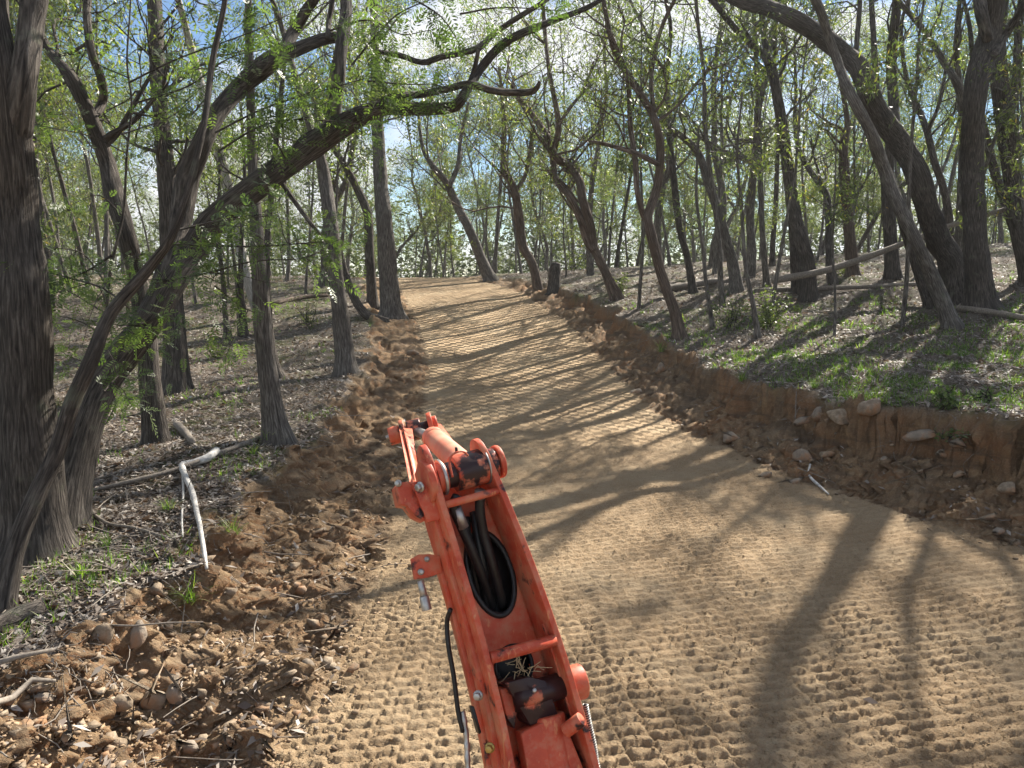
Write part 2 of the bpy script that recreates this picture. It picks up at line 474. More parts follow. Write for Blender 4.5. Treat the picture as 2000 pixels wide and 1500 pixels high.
# ------------------------------------------------------------------ ground sheet
def build_ground():
    ys = list(np.linspace(-40, 1.0, 24))
    y = 1.0
    while y < 2.4: y += .05; ys.append(y)
    while y < 9: y += .0105 * y / 3.3; ys.append(y)
    while y < 34: y += .029 * (y / 9) ** 1.6; ys.append(y)
    while y < 222: y += .5 + (y - 34) * .06; ys.append(y)
    ys = np.array(ys)
    uf = np.linspace(-.86, .86, 700)
    e = .86 + np.cumsum(.012 * 1.17 ** np.arange(34))
    u = np.concatenate([-e[::-1], uf, e])
    W = np.where(ys < 2.4, 2.4, ys)
    um = u.max(); ex = np.clip(np.abs(u) - .86, 0, None) / (um - .86)
    X = np.sign(u)[None, :] * (np.minimum(np.abs(u), .86)[None, :] * W[:, None] + (ex ** 1.6)[None, :] * (255 - .86 * W[:, None])); Y = np.repeat(ys[:, None], len(u), 1)
    z, road, cut, turf, t = surface(X, Y)
    nr, nc = X.shape
    side = np.where(X > XL(Y) + 1.5, 1.0, -1.0)
    steepm = cut * sstep(45, 20, Y) * (Y > 1)
    X = X + side * steepm * (.07 * fbm(Y * 4.5, z * 11, 141, 3, .6) + .03 * fbm(Y * 15, z * 24, 143, 2))
    v = np.stack([X, Y, z], -1).reshape(-1, 3)
    i = np.arange(nr - 1)[:, None]; j = np.arange(nc - 1)[None, :]
    q = np.stack([i * nc + j, i * nc + j + 1, (i + 1) * nc + j + 1, (i + 1) * nc + j], -1).reshape(-1, 4)
    uvv = np.stack([t.ravel() + 40, Y.ravel()], -1)
    mb = MB(); mb.add(v, q, None, uvv[q.ravel()])
    me = mb.mesh('ground', M_ground)
    for n, a in (('cut', cut), ('turf', turf), ('far_print', road * sstep(8, 11.5, Y) * sstep(32, 26, Y))):
        at_ = me.attributes.new(n, 'FLOAT', 'POINT'); at_.data.foreach_set('value', a.astype(np.float32).ravel())
    o = link('ground', me)
    tag(o, 'graded earth track with tread prints between cut banks and leafy forest floor', kind='structure')
build_ground()

# ------------------------------------------------------------------ leaves
def leaf_quads(mb, C, L, Wd, droop, rng, tone=(0., 1.)):
    """rhombic leaves: centres C, length L, width Wd; droop = how strongly they hang"""
    n = len(C)
    if n == 0: return
    d = rng.normal(size=(n, 3)); d[:, 2] = d[:, 2] * .5 - droop
    d /= np.linalg.norm(d, axis=1)[:, None]
    w = np.cross(d, rng.normal(size=(n, 3))); w /= np.linalg.norm(w, axis=1)[:, None] + 1e-9
    nn = np.cross(d, w)
    Ls = (L * rng.uniform(.6, 1.3, n))[:, None]; Ws = (Wd * rng.uniform(.7, 1.3, n))[:, None]
    p0 = C; p2 = C + d * Ls
    p1 = C + d * Ls * .42 + w * Ws * .5 + nn * Ls * .05; p3 = C + d * Ls * .42 - w * Ws * .5 + nn * Ls * .05
    v = np.stack([p0, p1, p2, p3], 1).reshape(-1, 3)
    q = np.arange(n * 4).reshape(-1, 4)
    tn = np.repeat(rng.uniform(tone[0], tone[1], n), 4)
    mb.add(v, q, None, np.stack([tn, tn], -1))

def frond(mb, C, D, L, rng):
    """bipinnate wattle fronds at C pointing D"""
    n = len(C)
    if n == 0: return
    D = D / (np.linalg.norm(D, axis=1)[:, None] + 1e-9)
    up = np.tile(np.array([[0, 0, 1.]]), (n, 1)) + rng.normal(size=(n, 3)) * .5
    S = np.cross(D, up); S /= np.linalg.norm(S, axis=1)[:, None] + 1e-9
    Ls = (L * rng.uniform(.6, 1.3, n))[:, None]
    tone = rng.uniform(0, 1, n)
    K = 7
    for k in range(K):
        f = .15 + .85 * k / (K - 1)
        for sgn in (-1, 1):
            base = C + D * Ls * f + np.array([0, 0, -1.]) * Ls * .18 * f * f
            ln = Ls * .36 * math.sin(math.pi * (.25 + .62 * f))
            dd = S * sgn * .85 + D * .55 + rng.normal(size=(n, 3)) * .12
            dd /= np.linalg.norm(dd, axis=1)[:, None]
            ww = np.cross(dd, np.cross(S, D)); ww /= np.linalg.norm(ww, axis=1)[:, None] + 1e-9
            p0 = base; p2 = base + dd * ln
            p1 = base + dd * ln * .5 + ww * Ls * .045; p3 = base + dd * ln * .5 - ww * Ls * .045
            v = np.stack([p0, p1, p2, p3], 1).reshape(-1, 3)
            t = np.repeat(tone, 4)
            mb.add(v, np.arange(n * 4).reshape(-1, 4), None, np.stack([t, t], -1))

# ------------------------------------------------------------------ trees
def branch_path(p, d, L, rng, up=.25, wig=.35, nseg=6):
    P = [np.array(p, float)]; d = np.array(d, float); d /= np.linalg.norm(d)
    for i in range(nseg):
        d = d + rng.normal(size=3) * wig * .5 + np.array([0, 0, up * .35]); d /= np.linalg.norm(d)
        P.append(P[-1] + d * L / nseg)
    return np.array(P)

def foliate(wood, anchors, p, d, L, r, rng, lvl, nkids):
    P = branch_path(p, d, L, rng, .3 if lvl < 2 else -.1, .45, 6 if lvl < 2 else 4)
    rad = np.linspace(r, r * .35, len(P))
    tube(wood, P, rad, 6 if lvl == 0 else (4 if lvl == 1 else 3), cap=False)
    if lvl == 2:
        anchors.append(P[1:]); return
    anchors.append(P[-2:])
    for k in range(nkids[lvl]):
        t = rng.uniform(.3, 1.0) * (len(P) - 1.001)
        i = int(t); q = P[i] + (P[i + 1] - P[i]) * (t - i)
        T = P[i + 1] - P[i]; T /= np.linalg.norm(T)
        dd = T * .7 + rng.normal(size=3) * .75; dd[2] += .1
        foliate(wood, anchors, q, dd, L * rng.uniform(.38, .62), max(r * .45, .004), rng, lvl + 1, nkids)

DENS = .62
def put_leaves(mb, anchors, per, spread, L, W, rng, droop=.9, tone=(0, 1)):
    A = np.vstack(anchors)
    per = int(per * DENS)
    keep = A[rng.random(len(A)) < .26] if len(A) > 40 else A
    idx = rng.integers(0, len(keep), per)
    C = keep[idx] + rng.normal(size=(per, 3)) * spread * .50 * np.array([1, 1, .9])
    leaf_quads(mb, C, L, W, droop, rng, tone)
    return A

TRACED_SPOTS = []
TRACED_SEEDS = {}
def traced(name, label, stems, base_px, bark, leafmat, leaves=2600, limbs=8, ext=3.0, cat='tree', crown=True, group=None, dlean=0.0,
           start=.45, limb_len=1.5, leaf=(.10, .022), rough=.10, seed=0, sides=14, ydepth=None, tilt=None, spread=.17, tone=(0, .97), crown_stems=None):
    """a tree traced as pixel polylines [(x, y, width_px), ...] at the distance where its base meets the ground"""
    rng = np.random.default_rng(1000 + seed)
    g = ground(*base_px)
    if ydepth:
        r_ = ray(*base_px); g = Vector((r_.x / r_.y * ydepth, ydepth, H(r_.x / r_.y * ydepth, ydepth)))
    TRACED_SPOTS.append((g.x, g.y)); TRACED_SEEDS[seed] = (g.x, g.y)
    root = thing(name, g, label, cat, group)
    wood = MB(); anchors = []
    zc0 = (g - CP).dot(CF)
    top_y = min(p[1] for s in stems for p in s)
    for si, st in enumerate(stems):
        P = []; Rr = []
        for k, p in enumerate(st):
            h = (base_px[1] - p[1]) / max(1, base_px[1])
            Y = g.y + dlean * h * g.y + .03 * g.y * math.sin(k * 1.7 + si * 2 + seed) * (1 if (si or k) else 0) * h
            if len(p) > 3: Y = g.y + p[3]
            w = atY(p[0], p[1], Y); zc = (w - CP).dot(CF)
            P.append(list(w)); Rr.append(p[2] / FPX * zc * .5)
        P = np.array(P); Rr = np.array(Rr)
        if si == 0:
            P[0] = np.array(g)
            P = np.vstack([P[0] - np.array([0, 0, .15]), P]); Rr = np.concatenate([[Rr[0] * 1.25], Rr])
        extended = False
        if st[-1][1] <= 5 and ext > 0:
            d = P[-1] - P[-2]; d /= np.linalg.norm(d); d[2] = max(d[2], .35)
            n = 4
            for k in range(n):
                d = d + rng.normal(size=3) * .18 + np.array([0, 0, .08]); d /= np.linalg.norm(d)
                P = np.vstack([P, P[-1] + d * ext / n]); Rr = np.append(Rr, Rr[-1] * .8)
            extended = True
        step = .07 if g.y < 9 else .18
        Q = catmull(np.hstack([P, Rr[:, None]]), step)
        rad = np.maximum(Q[:, 3], .004)
        if si == 0:      # root flare
            hh = Q[:, 2] - g.z
            rad = rad * (1 + .35 * np.exp(-np.clip(hh, 0, 9) / .12))
        tube(wood, Q[:, :3], rad, sides if rad.max() > .05 else 8, rough, True, seed + si * 1.3)
        if crown and (crown_stems is None or si in crown_stems):
            n = len(Q)
            nl = limbs if si == 0 else max(2, limbs // 2)
            for k in range(nl):
                t = int(rng.uniform(start, 1) * (n - 2)) if k else n - 2
                T = Q[t + 1, :3] - Q[t, :3]; T /= np.linalg.norm(T) + 1e-9
                dd = T * .5 + rng.normal(size=3) * .8; dd[2] = abs(dd[2]) * .6 + .15
                foliate(wood, anchors, Q[t, :3], dd, limb_len * rng.uniform(.6, 1.3), min(rad[t] * .45, .035), rng, 0, (4, 4))
    me = wood.mesh('trunk', bark, g)
    link('trunk', me, root)
    if crown and anchors:
        lm = MB(); put_leaves(lm, anchors, leaves, spread, leaf[0], leaf[1], rng, tone=tone)
        link('crown', lm.mesh('crown', leafmat, g), root)
    return root, g, wood

# --- left side
traced('gum_tree', 'huge dark rough-barked trunk filling the left edge of the photo',
       [[(70, 1085, 130), (62, 950, 112), (52, 800, 104), (45, 600, 92), (30, 420, 84), (22, 300, 78), (5, 150, 60), (-15, 0, 52)],
        [(22, 310, 60), (45, 160, 48), (60, 50, 50), (66, -60, 46)]],
       (70, 1085), M_bark_brown, M_gum, 2600, 9, 4, seed=1, rough=.16, sides=24, start=.75, leaf=(.09, .02))
W2, gW2, _ = traced('wattle_tree', 'leaning wattle whose long dark limb arches over the track from the left',
       [[(120, 1030, 95), (135, 930, 82), (160, 840, 72), (195, 750, 66), (245, 690, 62), (290, 630, 58), (335, 550, 54), (372, 500, 52), (412, 437, 50),
         (472, 385, 50), (560, 322, 48), (630, 273, 46), (693, 232, 40), (755, 210, 30), (825, 213, 24), (877, 210, 22), (897, 200, 20), (916, 168, 18),
         (940, 133, 17), (972, 95, 17), (1017, 66, 15), (1087, 38, 12), (1168, 3, 9)],
        [(290, 630, 40), (325, 530, 38), (350, 455, 40), (367, 350, 42), (395, 280, 38), (427, 217, 34), (472, 168, 34), (525, 122, 36), (560, 105, 28), (630, 77, 22), (662, 72, 20)],
        [(545, 115, 24), (575, 60, 22), (600, 18, 20), (616, -7, 18)],
        [(640, 270, 26), (655, 200, 26), (666, 100, 25), (676, 0, 23)],
        [(735, 205, 14), (770, 188, 14), (818, 185, 14), (867, 175, 15), (916, 164, 15), (954, 175, 14), (1000, 181, 14), (1042, 178, 12), (1054, 160, 6)],
        [(735, 100, 8), (780, 108, 11), (825, 122, 12), (860, 112, 13), (930, 95, 13), (965, 66, 12), (1010, 35, 11), (1063, 3, 9)],
        [(905, 190, 10), (925, 140, 9), (935, 95, 8)],
        [(525, 345, 14), (560, 310, 12), (590, 270, 10), (640, 240, 9)],
        [(640, 75, 12), (643, 40, 11), (650, 0, 10)],
        [(545, 350, 10), (580, 400, 9), (610, 440, 7), (640, 475, 5)],
        ], (120, 1030), M_bark_brown, M_wattle, 10, 0, 2.0, seed=2, rough=.13, sides=20, dlean=.35, crown=False)
traced('gum_tree', 'slender curved stem with sunlit edge rising from the bottom left corner',
       [[(5, 1200, 40), (28, 1080, 36), (70, 970, 34), (108, 890, 32), (140, 790, 30), (180, 700, 28), (216, 612, 24), (290, 525, 20), (345, 440, 16), (395, 260, 12), (415, 120, 11), (440, -5, 10)]],
       (5, 1200), M_bark_brown, M_wattle, 500, 2, 1.5, seed=3, start=.7, limb_len=.9, leaf=(.07, .012), dlean=.25)
traced('gum_tree', 'dark crooked tree forking high, behind the hanging fronds at the left',
       [[(306, 866, 46), (294, 760, 40), (285, 650, 36), (262, 518, 34), (246, 455, 34), (225, 385, 34), (208, 315, 30), (175, 227, 26), (140, 150, 20), (95, 98, 16), (60, 20, 14), (50, -20, 12)],
        [(178, 235, 16), (200, 200, 17), (200, 160, 16), (176, 90, 15), (172, -10, 14)]],
       (306, 866), M_bark_brown, M_gum, 5200, 11, 3.0, seed=4, start=.35, spread=.22)
traced('gum_tree', 'thick straight trunk with peeling pale strip, left of the three grey trunks',
       [[(346, 765, 50), (342, 680, 44), (336, 560, 40), (330, 400, 34), (312, 200, 30), (300, -10, 26)]],
       (346, 765), M_bark_brown, M_gum, 1800, 7, 2.5, seed=5, start=.4, spread=.28)
traced('gum_tree', 'straight grey furrowed trunk at the edge of the left bank, nearest of the three',
       [[(543, 866, 56), (530, 780, 42), (514, 650, 34), (506, 520, 29), (498, 400, 22), (492, 300, 18), (489, 175, 16), (485, -5, 14)]],
       (543, 866), M_bark_grey, M_gum, 1500, 5, 2.5, seed=6, start=.8)
traced('gum_tree', 'grey furrowed trunk on the bank, middle one of the three',
       [[(677, 733, 42), (669, 650, 34), (656, 540, 30), (645, 430, 27), (634, 350, 25), (622, 290, 18), (605, 245, 14), (575, 140, 12), (550, 52, 11), (528, -8, 10)]],
       (677, 733), M_bark_grey, M_gum, 3600, 8, 2.5, seed=7, start=.55, spread=.25)
traced('gum_tree', 'grey furrowed trunk standing right beside the left track edge, farthest of the three',
       [[(765, 618, 44), (758, 530, 37), (750, 430, 33), (743, 350, 28), (738, 250, 23), (733, 120, 18), (730, -8, 15)]],
       (765, 618), M_bark_grey, M_gum2, 5200, 11, 2.0, seed=8, start=.4, spread=.35, leaf=(.13, .03))
traced('gum_tree', 'thin stem bowed flat at its foot behind the farthest grey trunk',
       [[(752, 628, 16), (722, 620, 17), (697, 592, 16), (678, 548, 14), (660, 480, 12), (640, 420, 10), (625, 330, 8), (615, 200, 6)]],
       (752, 628), M_bark_brown, M_gum, 1200, 5, 0, seed=9, start=.5)
traced('gum_tree', 'wavy brown trunk between two grey trunks on the left bank',
       [[(728, 600, 22), (722, 500, 18), (718, 420, 17), (697, 367, 15), (672, 320, 13), (650, 280, 12), (640, 200, 9), (655, 100, 7)]],
       (728, 600), M_bark_brown, M_gum, 3200, 8, 0, seed=10, start=.4, spread=.3)
traced('gum_tree', 'pale smooth pole-like trunk slanting across the open sky at the upper left',
       [[(520, 655, 24), (488, 560, 22), (465, 460, 20), (440, 340, 18), (413, 245, 17), (395, 175, 16), (371, 87, 14), (346, -6, 12)]],
       (520, 655), M_bark_pale, M_gum, 700, 3, 2.5, seed=11, start=.8)
traced('gum_tree', 'short dark trunk with a blackened foot on the far left slope',
       [[(446, 664, 16), (440, 610, 11), (436, 550, 9), (425, 450, 8), (430, 330, 6), (420, 220, 5)]],
       (446, 664), M_bark_brown, M_gum, 2400, 7, 0, seed=12, start=.35, spread=.28)
traced('gum_tree', 'twin thin dark trunks side by side on the far left slope',
       [[(478, 658, 15), (474, 600, 11), (470, 500, 9), (478, 350, 7), (470, 200, 5)], [(468, 660, 9), (463, 560, 7), (450, 450, 6), (440, 350, 4)]],
       (478, 658), M_bark_brown, M_gum, 2400, 7, 0, seed=13, start=.35, spread=.28)
traced('gum_tree', 'dark trunk hiding close behind the nearest grey trunk',
       [[(542, 742, 28), (530, 690, 20), (524, 620, 17), (520, 520, 15), (530, 380, 12), (545, 220, 9), (560, 90, 7)]],
       (542, 742), M_bark_brown, M_gum, 3000, 7, 0, seed=14, start=.4, spread=.25)
# --- middle
traced('gum_tree', 'smooth grey trunk leaning left over the crest of the track',
       [[(958, 537, 26), (940, 507, 20), (920, 455, 19), (895, 406, 17), (874, 360, 14), (846, 325, 11), (825, 285, 8), (815, 200, 5)],
        [(878, 365, 10), (895, 320, 9), (900, 270, 7), (915, 200, 5)]],
       (958, 537), M_bark_grey, M_gum2, 3800, 9, 0, seed=15, start=.35, limb_len=2.6, spread=.45, leaf=(.16, .04), ydepth=27)
traced('gum_tree', 'reddish bent trunk at the right track edge just before the crest',
       [[(1052, 548, 20), (1040, 515, 18), (1022, 483, 18), (1014, 430, 18), (1004, 367, 15), (984, 332, 12), (985, 245, 9), (975, 130, 6)],
        [(1005, 380, 9), (1030, 330, 8), (1040, 250, 6)]],
       (1052, 548), M_bark_red, M_gum2, 3800, 9, 0, seed=16, start=.35, limb_len=2.4, spread=.45, leaf=(.16, .04), ydepth=23.5)
traced('gum_tree', 'twisting double trunk curving over the right bank halfway up the track',
       [[(1205, 585, 24), (1182, 530, 19), (1160, 483, 18), (1154, 445, 18), (1138, 392, 17), (1133, 357, 16), (1112, 325, 15), (1082, 305, 17), (1070, 270, 14), (1045, 231, 12), (1017, 196, 9), (990, 150, 6)],
        [(1160, 490, 16), (1147, 469, 17), (1133, 427, 15), (1115, 388, 13), (1086, 350, 12), (1080, 305, 11)],
        [(1080, 300, 13), (1091, 245, 12), (1073, 140, 9), (1064, 60, 8), (1060, -10, 6)],
        [(1091, 245, 7), (1110, 215, 7), (1140, 175, 6), (1160, 120, 4)]],
       (1205, 585), M_bark_red, M_gum2, 5200, 10, 2, seed=17, start=.4, limb_len=1.8, spread=.38, leaf=(.13, .03))
traced('gum_tree', 'tall crooked trunk on the right bank forking in two at knee-bend height',
       [[(1328, 662, 28), (1318, 610, 22), (1290, 530, 20), (1270, 450, 19), (1266, 420, 18), (1283, 367, 17), (1290, 297, 16), (1280, 238, 15), (1259, 196, 14), (1227, 147, 13), (1199, 98, 11), (1178, -5, 9)],
        [(1268, 440, 13), (1258, 425, 12), (1245, 378, 11), (1241, 315, 11), (1231, 245, 10), (1224, 147, 9), (1190, 60, 7)],
        [(1285, 320, 11), (1250, 303, 10), (1227, 294, 9), (1175, 280, 7), (1150, 276, 4)],
        [(1280, 240, 10), (1272, 150, 9), (1290, 60, 8), (1320, -5, 7)]],
       (1328, 662), M_bark_red, M_gum, 4600, 9, 2.5, seed=18, start=.5, limb_len=1.5, spread=.28, leaf=(.11, .025))
# --- right
traced('gum_tree', 'bluish grey smooth trunk leaning left with a charred foot',
       [[(1440, 545, 26), (1430, 510, 22), (1418, 472, 20), (1405, 420, 19), (1381, 350, 17), (1363, 297, 15), (1330, 265, 12), (1300, 240, 9), (1270, 180, 6)]],
       (1440, 545), M_bark_grey, M_gum2, 3200, 8, 0, seed=19, start=.5, limb_len=1.8, spread=.38, leaf=(.13, .03), ydepth=19)
traced('gum_tree', 'plain brown trunk among thin saplings right of the forked one',
       [[(1354, 572, 17), (1342, 500, 14), (1328, 450, 13), (1316, 350, 13), (1302, 180, 10), (1310, 60, 8), (1300, -5, 7)]],
       (1354, 572), M_bark_brown, M_gum, 3800, 9, 2, seed=20, start=.45, limb_len=1.7, spread=.35, leaf=(.12, .028))
traced('gum_tree', 'dark trunk bending left near the top, centre of the right-hand wood',
       [[(1582, 545, 34), (1576, 510, 28), (1565, 472, 26), (1549, 402, 24), (1538, 315, 22), (1522, 210, 20), (1503, 122, 18), (1475, 94, 13), (1433, 52, 12), (1384, -5, 10)],
        [(1503, 125, 13), (1496, 98, 12), (1489, 35, 11), (1485, -8, 10)]],
       (1582, 545), M_bark_brown, M_gum, 4200, 9, 2.5, seed=21, start=.5, limb_len=1.7, spread=.32, leaf=(.12, .028), ydepth=17.5)
traced('gum_tree', 'short-footed dark trunk directly in front of the one bending left',
       [[(1555, 575, 20), (1551, 500, 16), (1545, 420, 14), (1530, 300, 12), (1512, 160, 9), (1520, -5, 7)]],
       (1555, 575), M_bark_brown, M_gum, 3000, 7, 2, seed=22, start=.45, limb_len=1.5, spread=.32, leaf=(.11, .026))
traced('gum_tree', 'straight slim stem crossing the sky between two bent dark trunks',
       [[(1498, 560, 13), (1489, 455, 11), (1483, 280, 10), (1478, 140, 9), (1472, 0, 8)]],
       (1498, 560), M_bark_grey, M_gum, 3000, 8, 2, seed=23, start=.4, limb_len=1.6, spread=.35, leaf=(.12, .028))
traced('gum_tree', 'massive trunk arching left from the right bank up over the track',
       [[(1868, 545, 62), (1858, 512, 52), (1835, 472, 46), (1810, 402, 44), (1790, 336, 44), (1763, 287, 42), (1727, 238, 40), (1700, 189, 38), (1678, 133, 38), (1643, 101, 36), (1597, 66, 34), (1545, 35, 32), (1496, 14, 28), (1433, -4, 24)]],
       (1868, 545), M_bark_brown, M_gum, 3400, 10, 4.5, seed=24, start=.78, rough=.12, sides=18, limb_len=2.2, spread=.3, ydepth=15.8, dlean=-.1)
traced('gum_tree', 'slim grey trunk leaning left, crossing in front of the massive arching one',
       [[(1860, 640, 34), (1824, 550, 28), (1811, 518, 25), (1790, 472, 24), (1755, 402, 24), (1727, 332, 23), (1702, 262, 22), (1664, 189, 20), (1640, 133, 18), (1618, 70, 17), (1590, -5, 16)]],
       (1860, 640), M_bark_grey, M_gum, 3400, 9, 5, seed=25, start=.82, limb_len=2.2, spread=.3)
traced('gum_tree', 'dark stem pressed against the left side of the slim grey leaning trunk',
       [[(1818, 600, 22), (1790, 520, 19), (1765, 437, 18), (1740, 350, 17), (1712, 290, 15), (1690, 220, 12), (1672, 130, 10), (1680, -5, 8)]],
       (1818, 600), M_bark_brown, M_gum, 2200, 6, 2.5, seed=26, start=.6, limb_len=1.4)
traced('gum_tree', 'stout upright brown trunk with forked top near the right edge',
       [[(1915, 606, 62), (1912, 560, 50), (1909, 518, 45), (1903, 420, 41), (1899, 315, 40), (1902, 227, 42), (1909, 157, 42), (1932, 70, 42), (1942, -5, 36)],
        [(1930, 80, 22), (1918, 30, 22), (1908, -10, 20)],
        [(1938, 110, 18), (1962, 70, 16), (1986, 35, 14), (2005, -5, 12)]],
       (1915, 606), M_bark_brown, M_gum, 3600, 10, 4.5, seed=27, start=.8, rough=.12, sides=18, limb_len=2.3)
traced('gum_tree', 'thick trunk partly cut off by the right edge of the photo',
       [[(2020, 560, 46), (2008, 500, 40), (1990, 420, 36), (1979, 350, 34), (1965, 245, 34), (1952, 157, 32), (1950, 60, 26), (1958, -5, 24)],
        [(1968, 250, 18), (1985, 150, 16), (1990, 50, 15), (2000, -10, 14)]],
       (2020, 560), M_bark_brown, M_gum, 3200, 8, 3, seed=28, start=.6, limb_len=1.6, ydepth=17)
traced('gum_tree', 'dark thin trunk slanting up left between the two thickest right-hand trunks',
       [[(2004, 530, 20), (1982, 455, 17), (1947, 350, 16), (1925, 262, 14), (1905, 180, 11), (1895, 60, 8), (1880, -5, 7)]],
       (2004, 530), M_bark_brown, M_gum, 2400, 6, 2, seed=29, start=.6, limb_len=1.5, ydepth=18)
traced('gum_tree', 'slender trunk with a left-reaching limb just left of the stout upright trunk',
       [[(1876, 520, 22), (1878, 420, 20), (1882, 300, 18), (1879, 200, 16), (1862, 150, 13), (1846, 126, 12), (1807, 63, 11), (1748, -5, 9)],
        [(1880, 210, 12), (1868, 100, 10), (1875, -5, 8)]],
       (1876, 520), M_bark_grey, M_gum2, 3800, 9, 2.5, seed=30, start=.5, limb_len=1.7, spread=.32, ydepth=18.5)
traced('gum_tree', 'upright trunk standing behind the arch of the massive leaning tree',
       [[(1745, 535, 30), (1738, 450, 26), (1733, 350, 22), (1745, 250, 21), (1746, 210, 21), (1741, 122, 20), (1750, 28, 18), (1752, -8, 17)],
        [(1738, 400, 13), (1716, 300, 12), (1713, 196, 12), (1708, 105, 11), (1702, -5, 10)]],
       (1745, 535), M_bark_brown, M_gum, 3800, 9, 2.5, seed=31, start=.55, limb_len=1.7, spread=.3, ydepth=19)
traced('gum_tree', 'reddish bare trunk snapped at mid height behind the fallen pole',
       [[(1666, 535, 26), (1662, 490, 23), (1653, 385, 20), (1647, 297, 18), (1655, 240, 10), (1640, 150, 7)]],
       (1666, 535), M_bark_red, M_gum2, 2400, 7, 0, seed=32, start=.5, limb_len=1.6, spread=.35, ydepth=20)
traced('gum_tree', 'thin wavy trunk seen through the gap right of the massive arch',
       [[(1862, 480, 15), (1848, 390, 14), (1825, 315, 13), (1807, 245, 12), (1772, 157, 9), (1760, 60, 7), (1775, -5, 6)],
        [(1810, 260, 8), (1835, 200, 7), (1850, 120, 6)]],
       (1862, 520), M_bark_brown, M_gum2, 3200, 8, 1.5, seed=33, start=.4, limb_len=1.7, spread=.35, ydepth=22)
traced('sapling', 'very thin pale sapling on the right bank edge, right of the leafy shrub',
       [[(1480, 662, 12), (1472, 600, 10), (1456, 518, 8), (1448, 400, 7), (1440, 300, 5), (1450, 180, 4)]],
       (1480, 662), M_bark_grey, M_gum, 900, 5, 0, seed=34, start=.5, limb_len=.9, cat='sapling')
traced('sapling', 'very thin pale sapling on the right bank edge, left of the leafy shrub',
       [[(1392, 642, 9), (1380, 560, 8), (1372, 480, 7), (1360, 380, 6), (1365, 250, 4)]],
       (1392, 642), M_bark_grey, M_gum, 900, 5, 0, seed=35, start=.5, limb_len=.9, cat='sapling')
# burnt stump by the track
st_root, st_g, _ = traced('burnt_stump', 'short blackened stump at the right edge of the track near the crest',
       [[(1083, 572, 26), (1082, 550, 23), (1084, 528, 22), (1086, 514, 15)]], (1083, 572), M_bark_brown, M_gum, crown=False, seed=36, cat='stump', rough=.4)

# wattle foliage: fine twigs and feathery fronds, on the arching wattle and on a young one
def wattle_crown(root, g, lines, dY, nf, seed, spread=.14, L=.15):
    rng = np.random.default_rng(seed)
    tw = MB(); fr = MB(); A = []; D = []
    for ln in lines:
        P = np.array([list(atY(x, y, g.y + dY + rng.uniform(-.25, .25))) for x, y in ln])
        P = P + rng.normal(size=P.shape) * .02
        Q = catmull(P, .08)
        tube(tw, Q, np.linspace(.009, .003, len(Q)), 4, cap=False)
        A.append(Q[len(Q) // 8:]); D.append(np.gradient(Q, axis=0)[len(Q) // 8:])
        for k in range(int(len(Q) * .4)):
            i = rng.integers(len(Q) // 6, len(Q) - 1)
            d = (Q[i + 1] - Q[i]); d /= np.linalg.norm(d) + 1e-9
            d = d * .6 + rng.normal(size=3) * .6; d[2] -= .15
            S = branch_path(Q[i], d, rng.uniform(.2, .55), rng, -.1, .3, 5)
            tube(tw, S, np.linspace(.004, .0015, len(S)), 3, cap=False)
            A.append(S[1:]); D.append(np.gradient(S, axis=0)[1:])
    A = np.vstack(A); D = np.vstack(D)
    idx = rng.integers(0, len(A), nf)
    C = A[idx] + rng.normal(size=(nf, 3)) * spread * .35
    d = D[idx] / (np.linalg.norm(D[idx], axis=1)[:, None] + 1e-9) * .6 + rng.normal(size=(nf, 3)) * .55; d[:, 2] -= .2
    frond(fr, C, d, L, rng)
    link('twigs', tw.mesh('twigs', M_bark_brown, g), root)
    link('crown', fr.mesh('crown', M_wattle, g), root)

wattle_crown(W2, gW2, [
    [(416, 252), (525, 213), (612, 185), (700, 161), (760, 150)], [(262, 168), (350, 112), (490, 70), (602, 7)],
    [(265, 200), (370, 175), (440, 120), (520, 90)], [(430, 290), (520, 250), (600, 235), (720, 240)],
    [(700, 200), (760, 215), (830, 180), (880, 160)], [(690, 120), (740, 60), (800, 20), (900, -30)],
    [(640, 150), (600, 180), (560, 200)], [(720, 150), (790, 160), (850, 158)], [(900, 30), (980, 10), (1100, 20)],
    [(560, 330), (540, 270), (500, 220)], [(650, 60), (720, 40), (790, 70), (850, 60)], [(780, -20), (850, 30), (900, 90)]],
    1.0, 760, 71, .16, .15)
wattle_crown(W2, gW2, [
    [(300, 560), (400, 530), (500, 515), (600, 505), (650, 480)], [(330, 486), (430, 490), (525, 483), (640, 472)],
    [(250, 600), (200, 560), (120, 540), (60, 520)], [(350, 440), (440, 420), (520, 440)], [(300, 620), (260, 640), (230, 620)],
    [(200, 760), (230, 740), (270, 735)], [(430, 560), (470, 600), (500, 610)], [(220, 500), (150, 520), (90, 560)]],
    -.3, 700, 72, .16, .12)
yw = thing('wattle_sapling', ground(190, 905), 'young thin-stemmed wattle with bright feathery fronds before the huge left trunk', 'sapling')
yg = Vector(yw.location)
sm = MB()
Q = catmull(np.array([[*yg, .018]] + [[*atY(x, y, yg.y), r] for x, y, r in ((195, 760, .016), (207, 640, .015), (215, 530, .014), (240, 420, .013), (248, 300, .012), (257, 200, .010), (248, 120, .009), (255, 0, .007), (250, -60, .005))]), .1)
tube(sm, Q[:, :3], Q[:, 3], 8, .08)
link('trunk', sm.mesh('trunk', M_bark_brown, yg), yw)
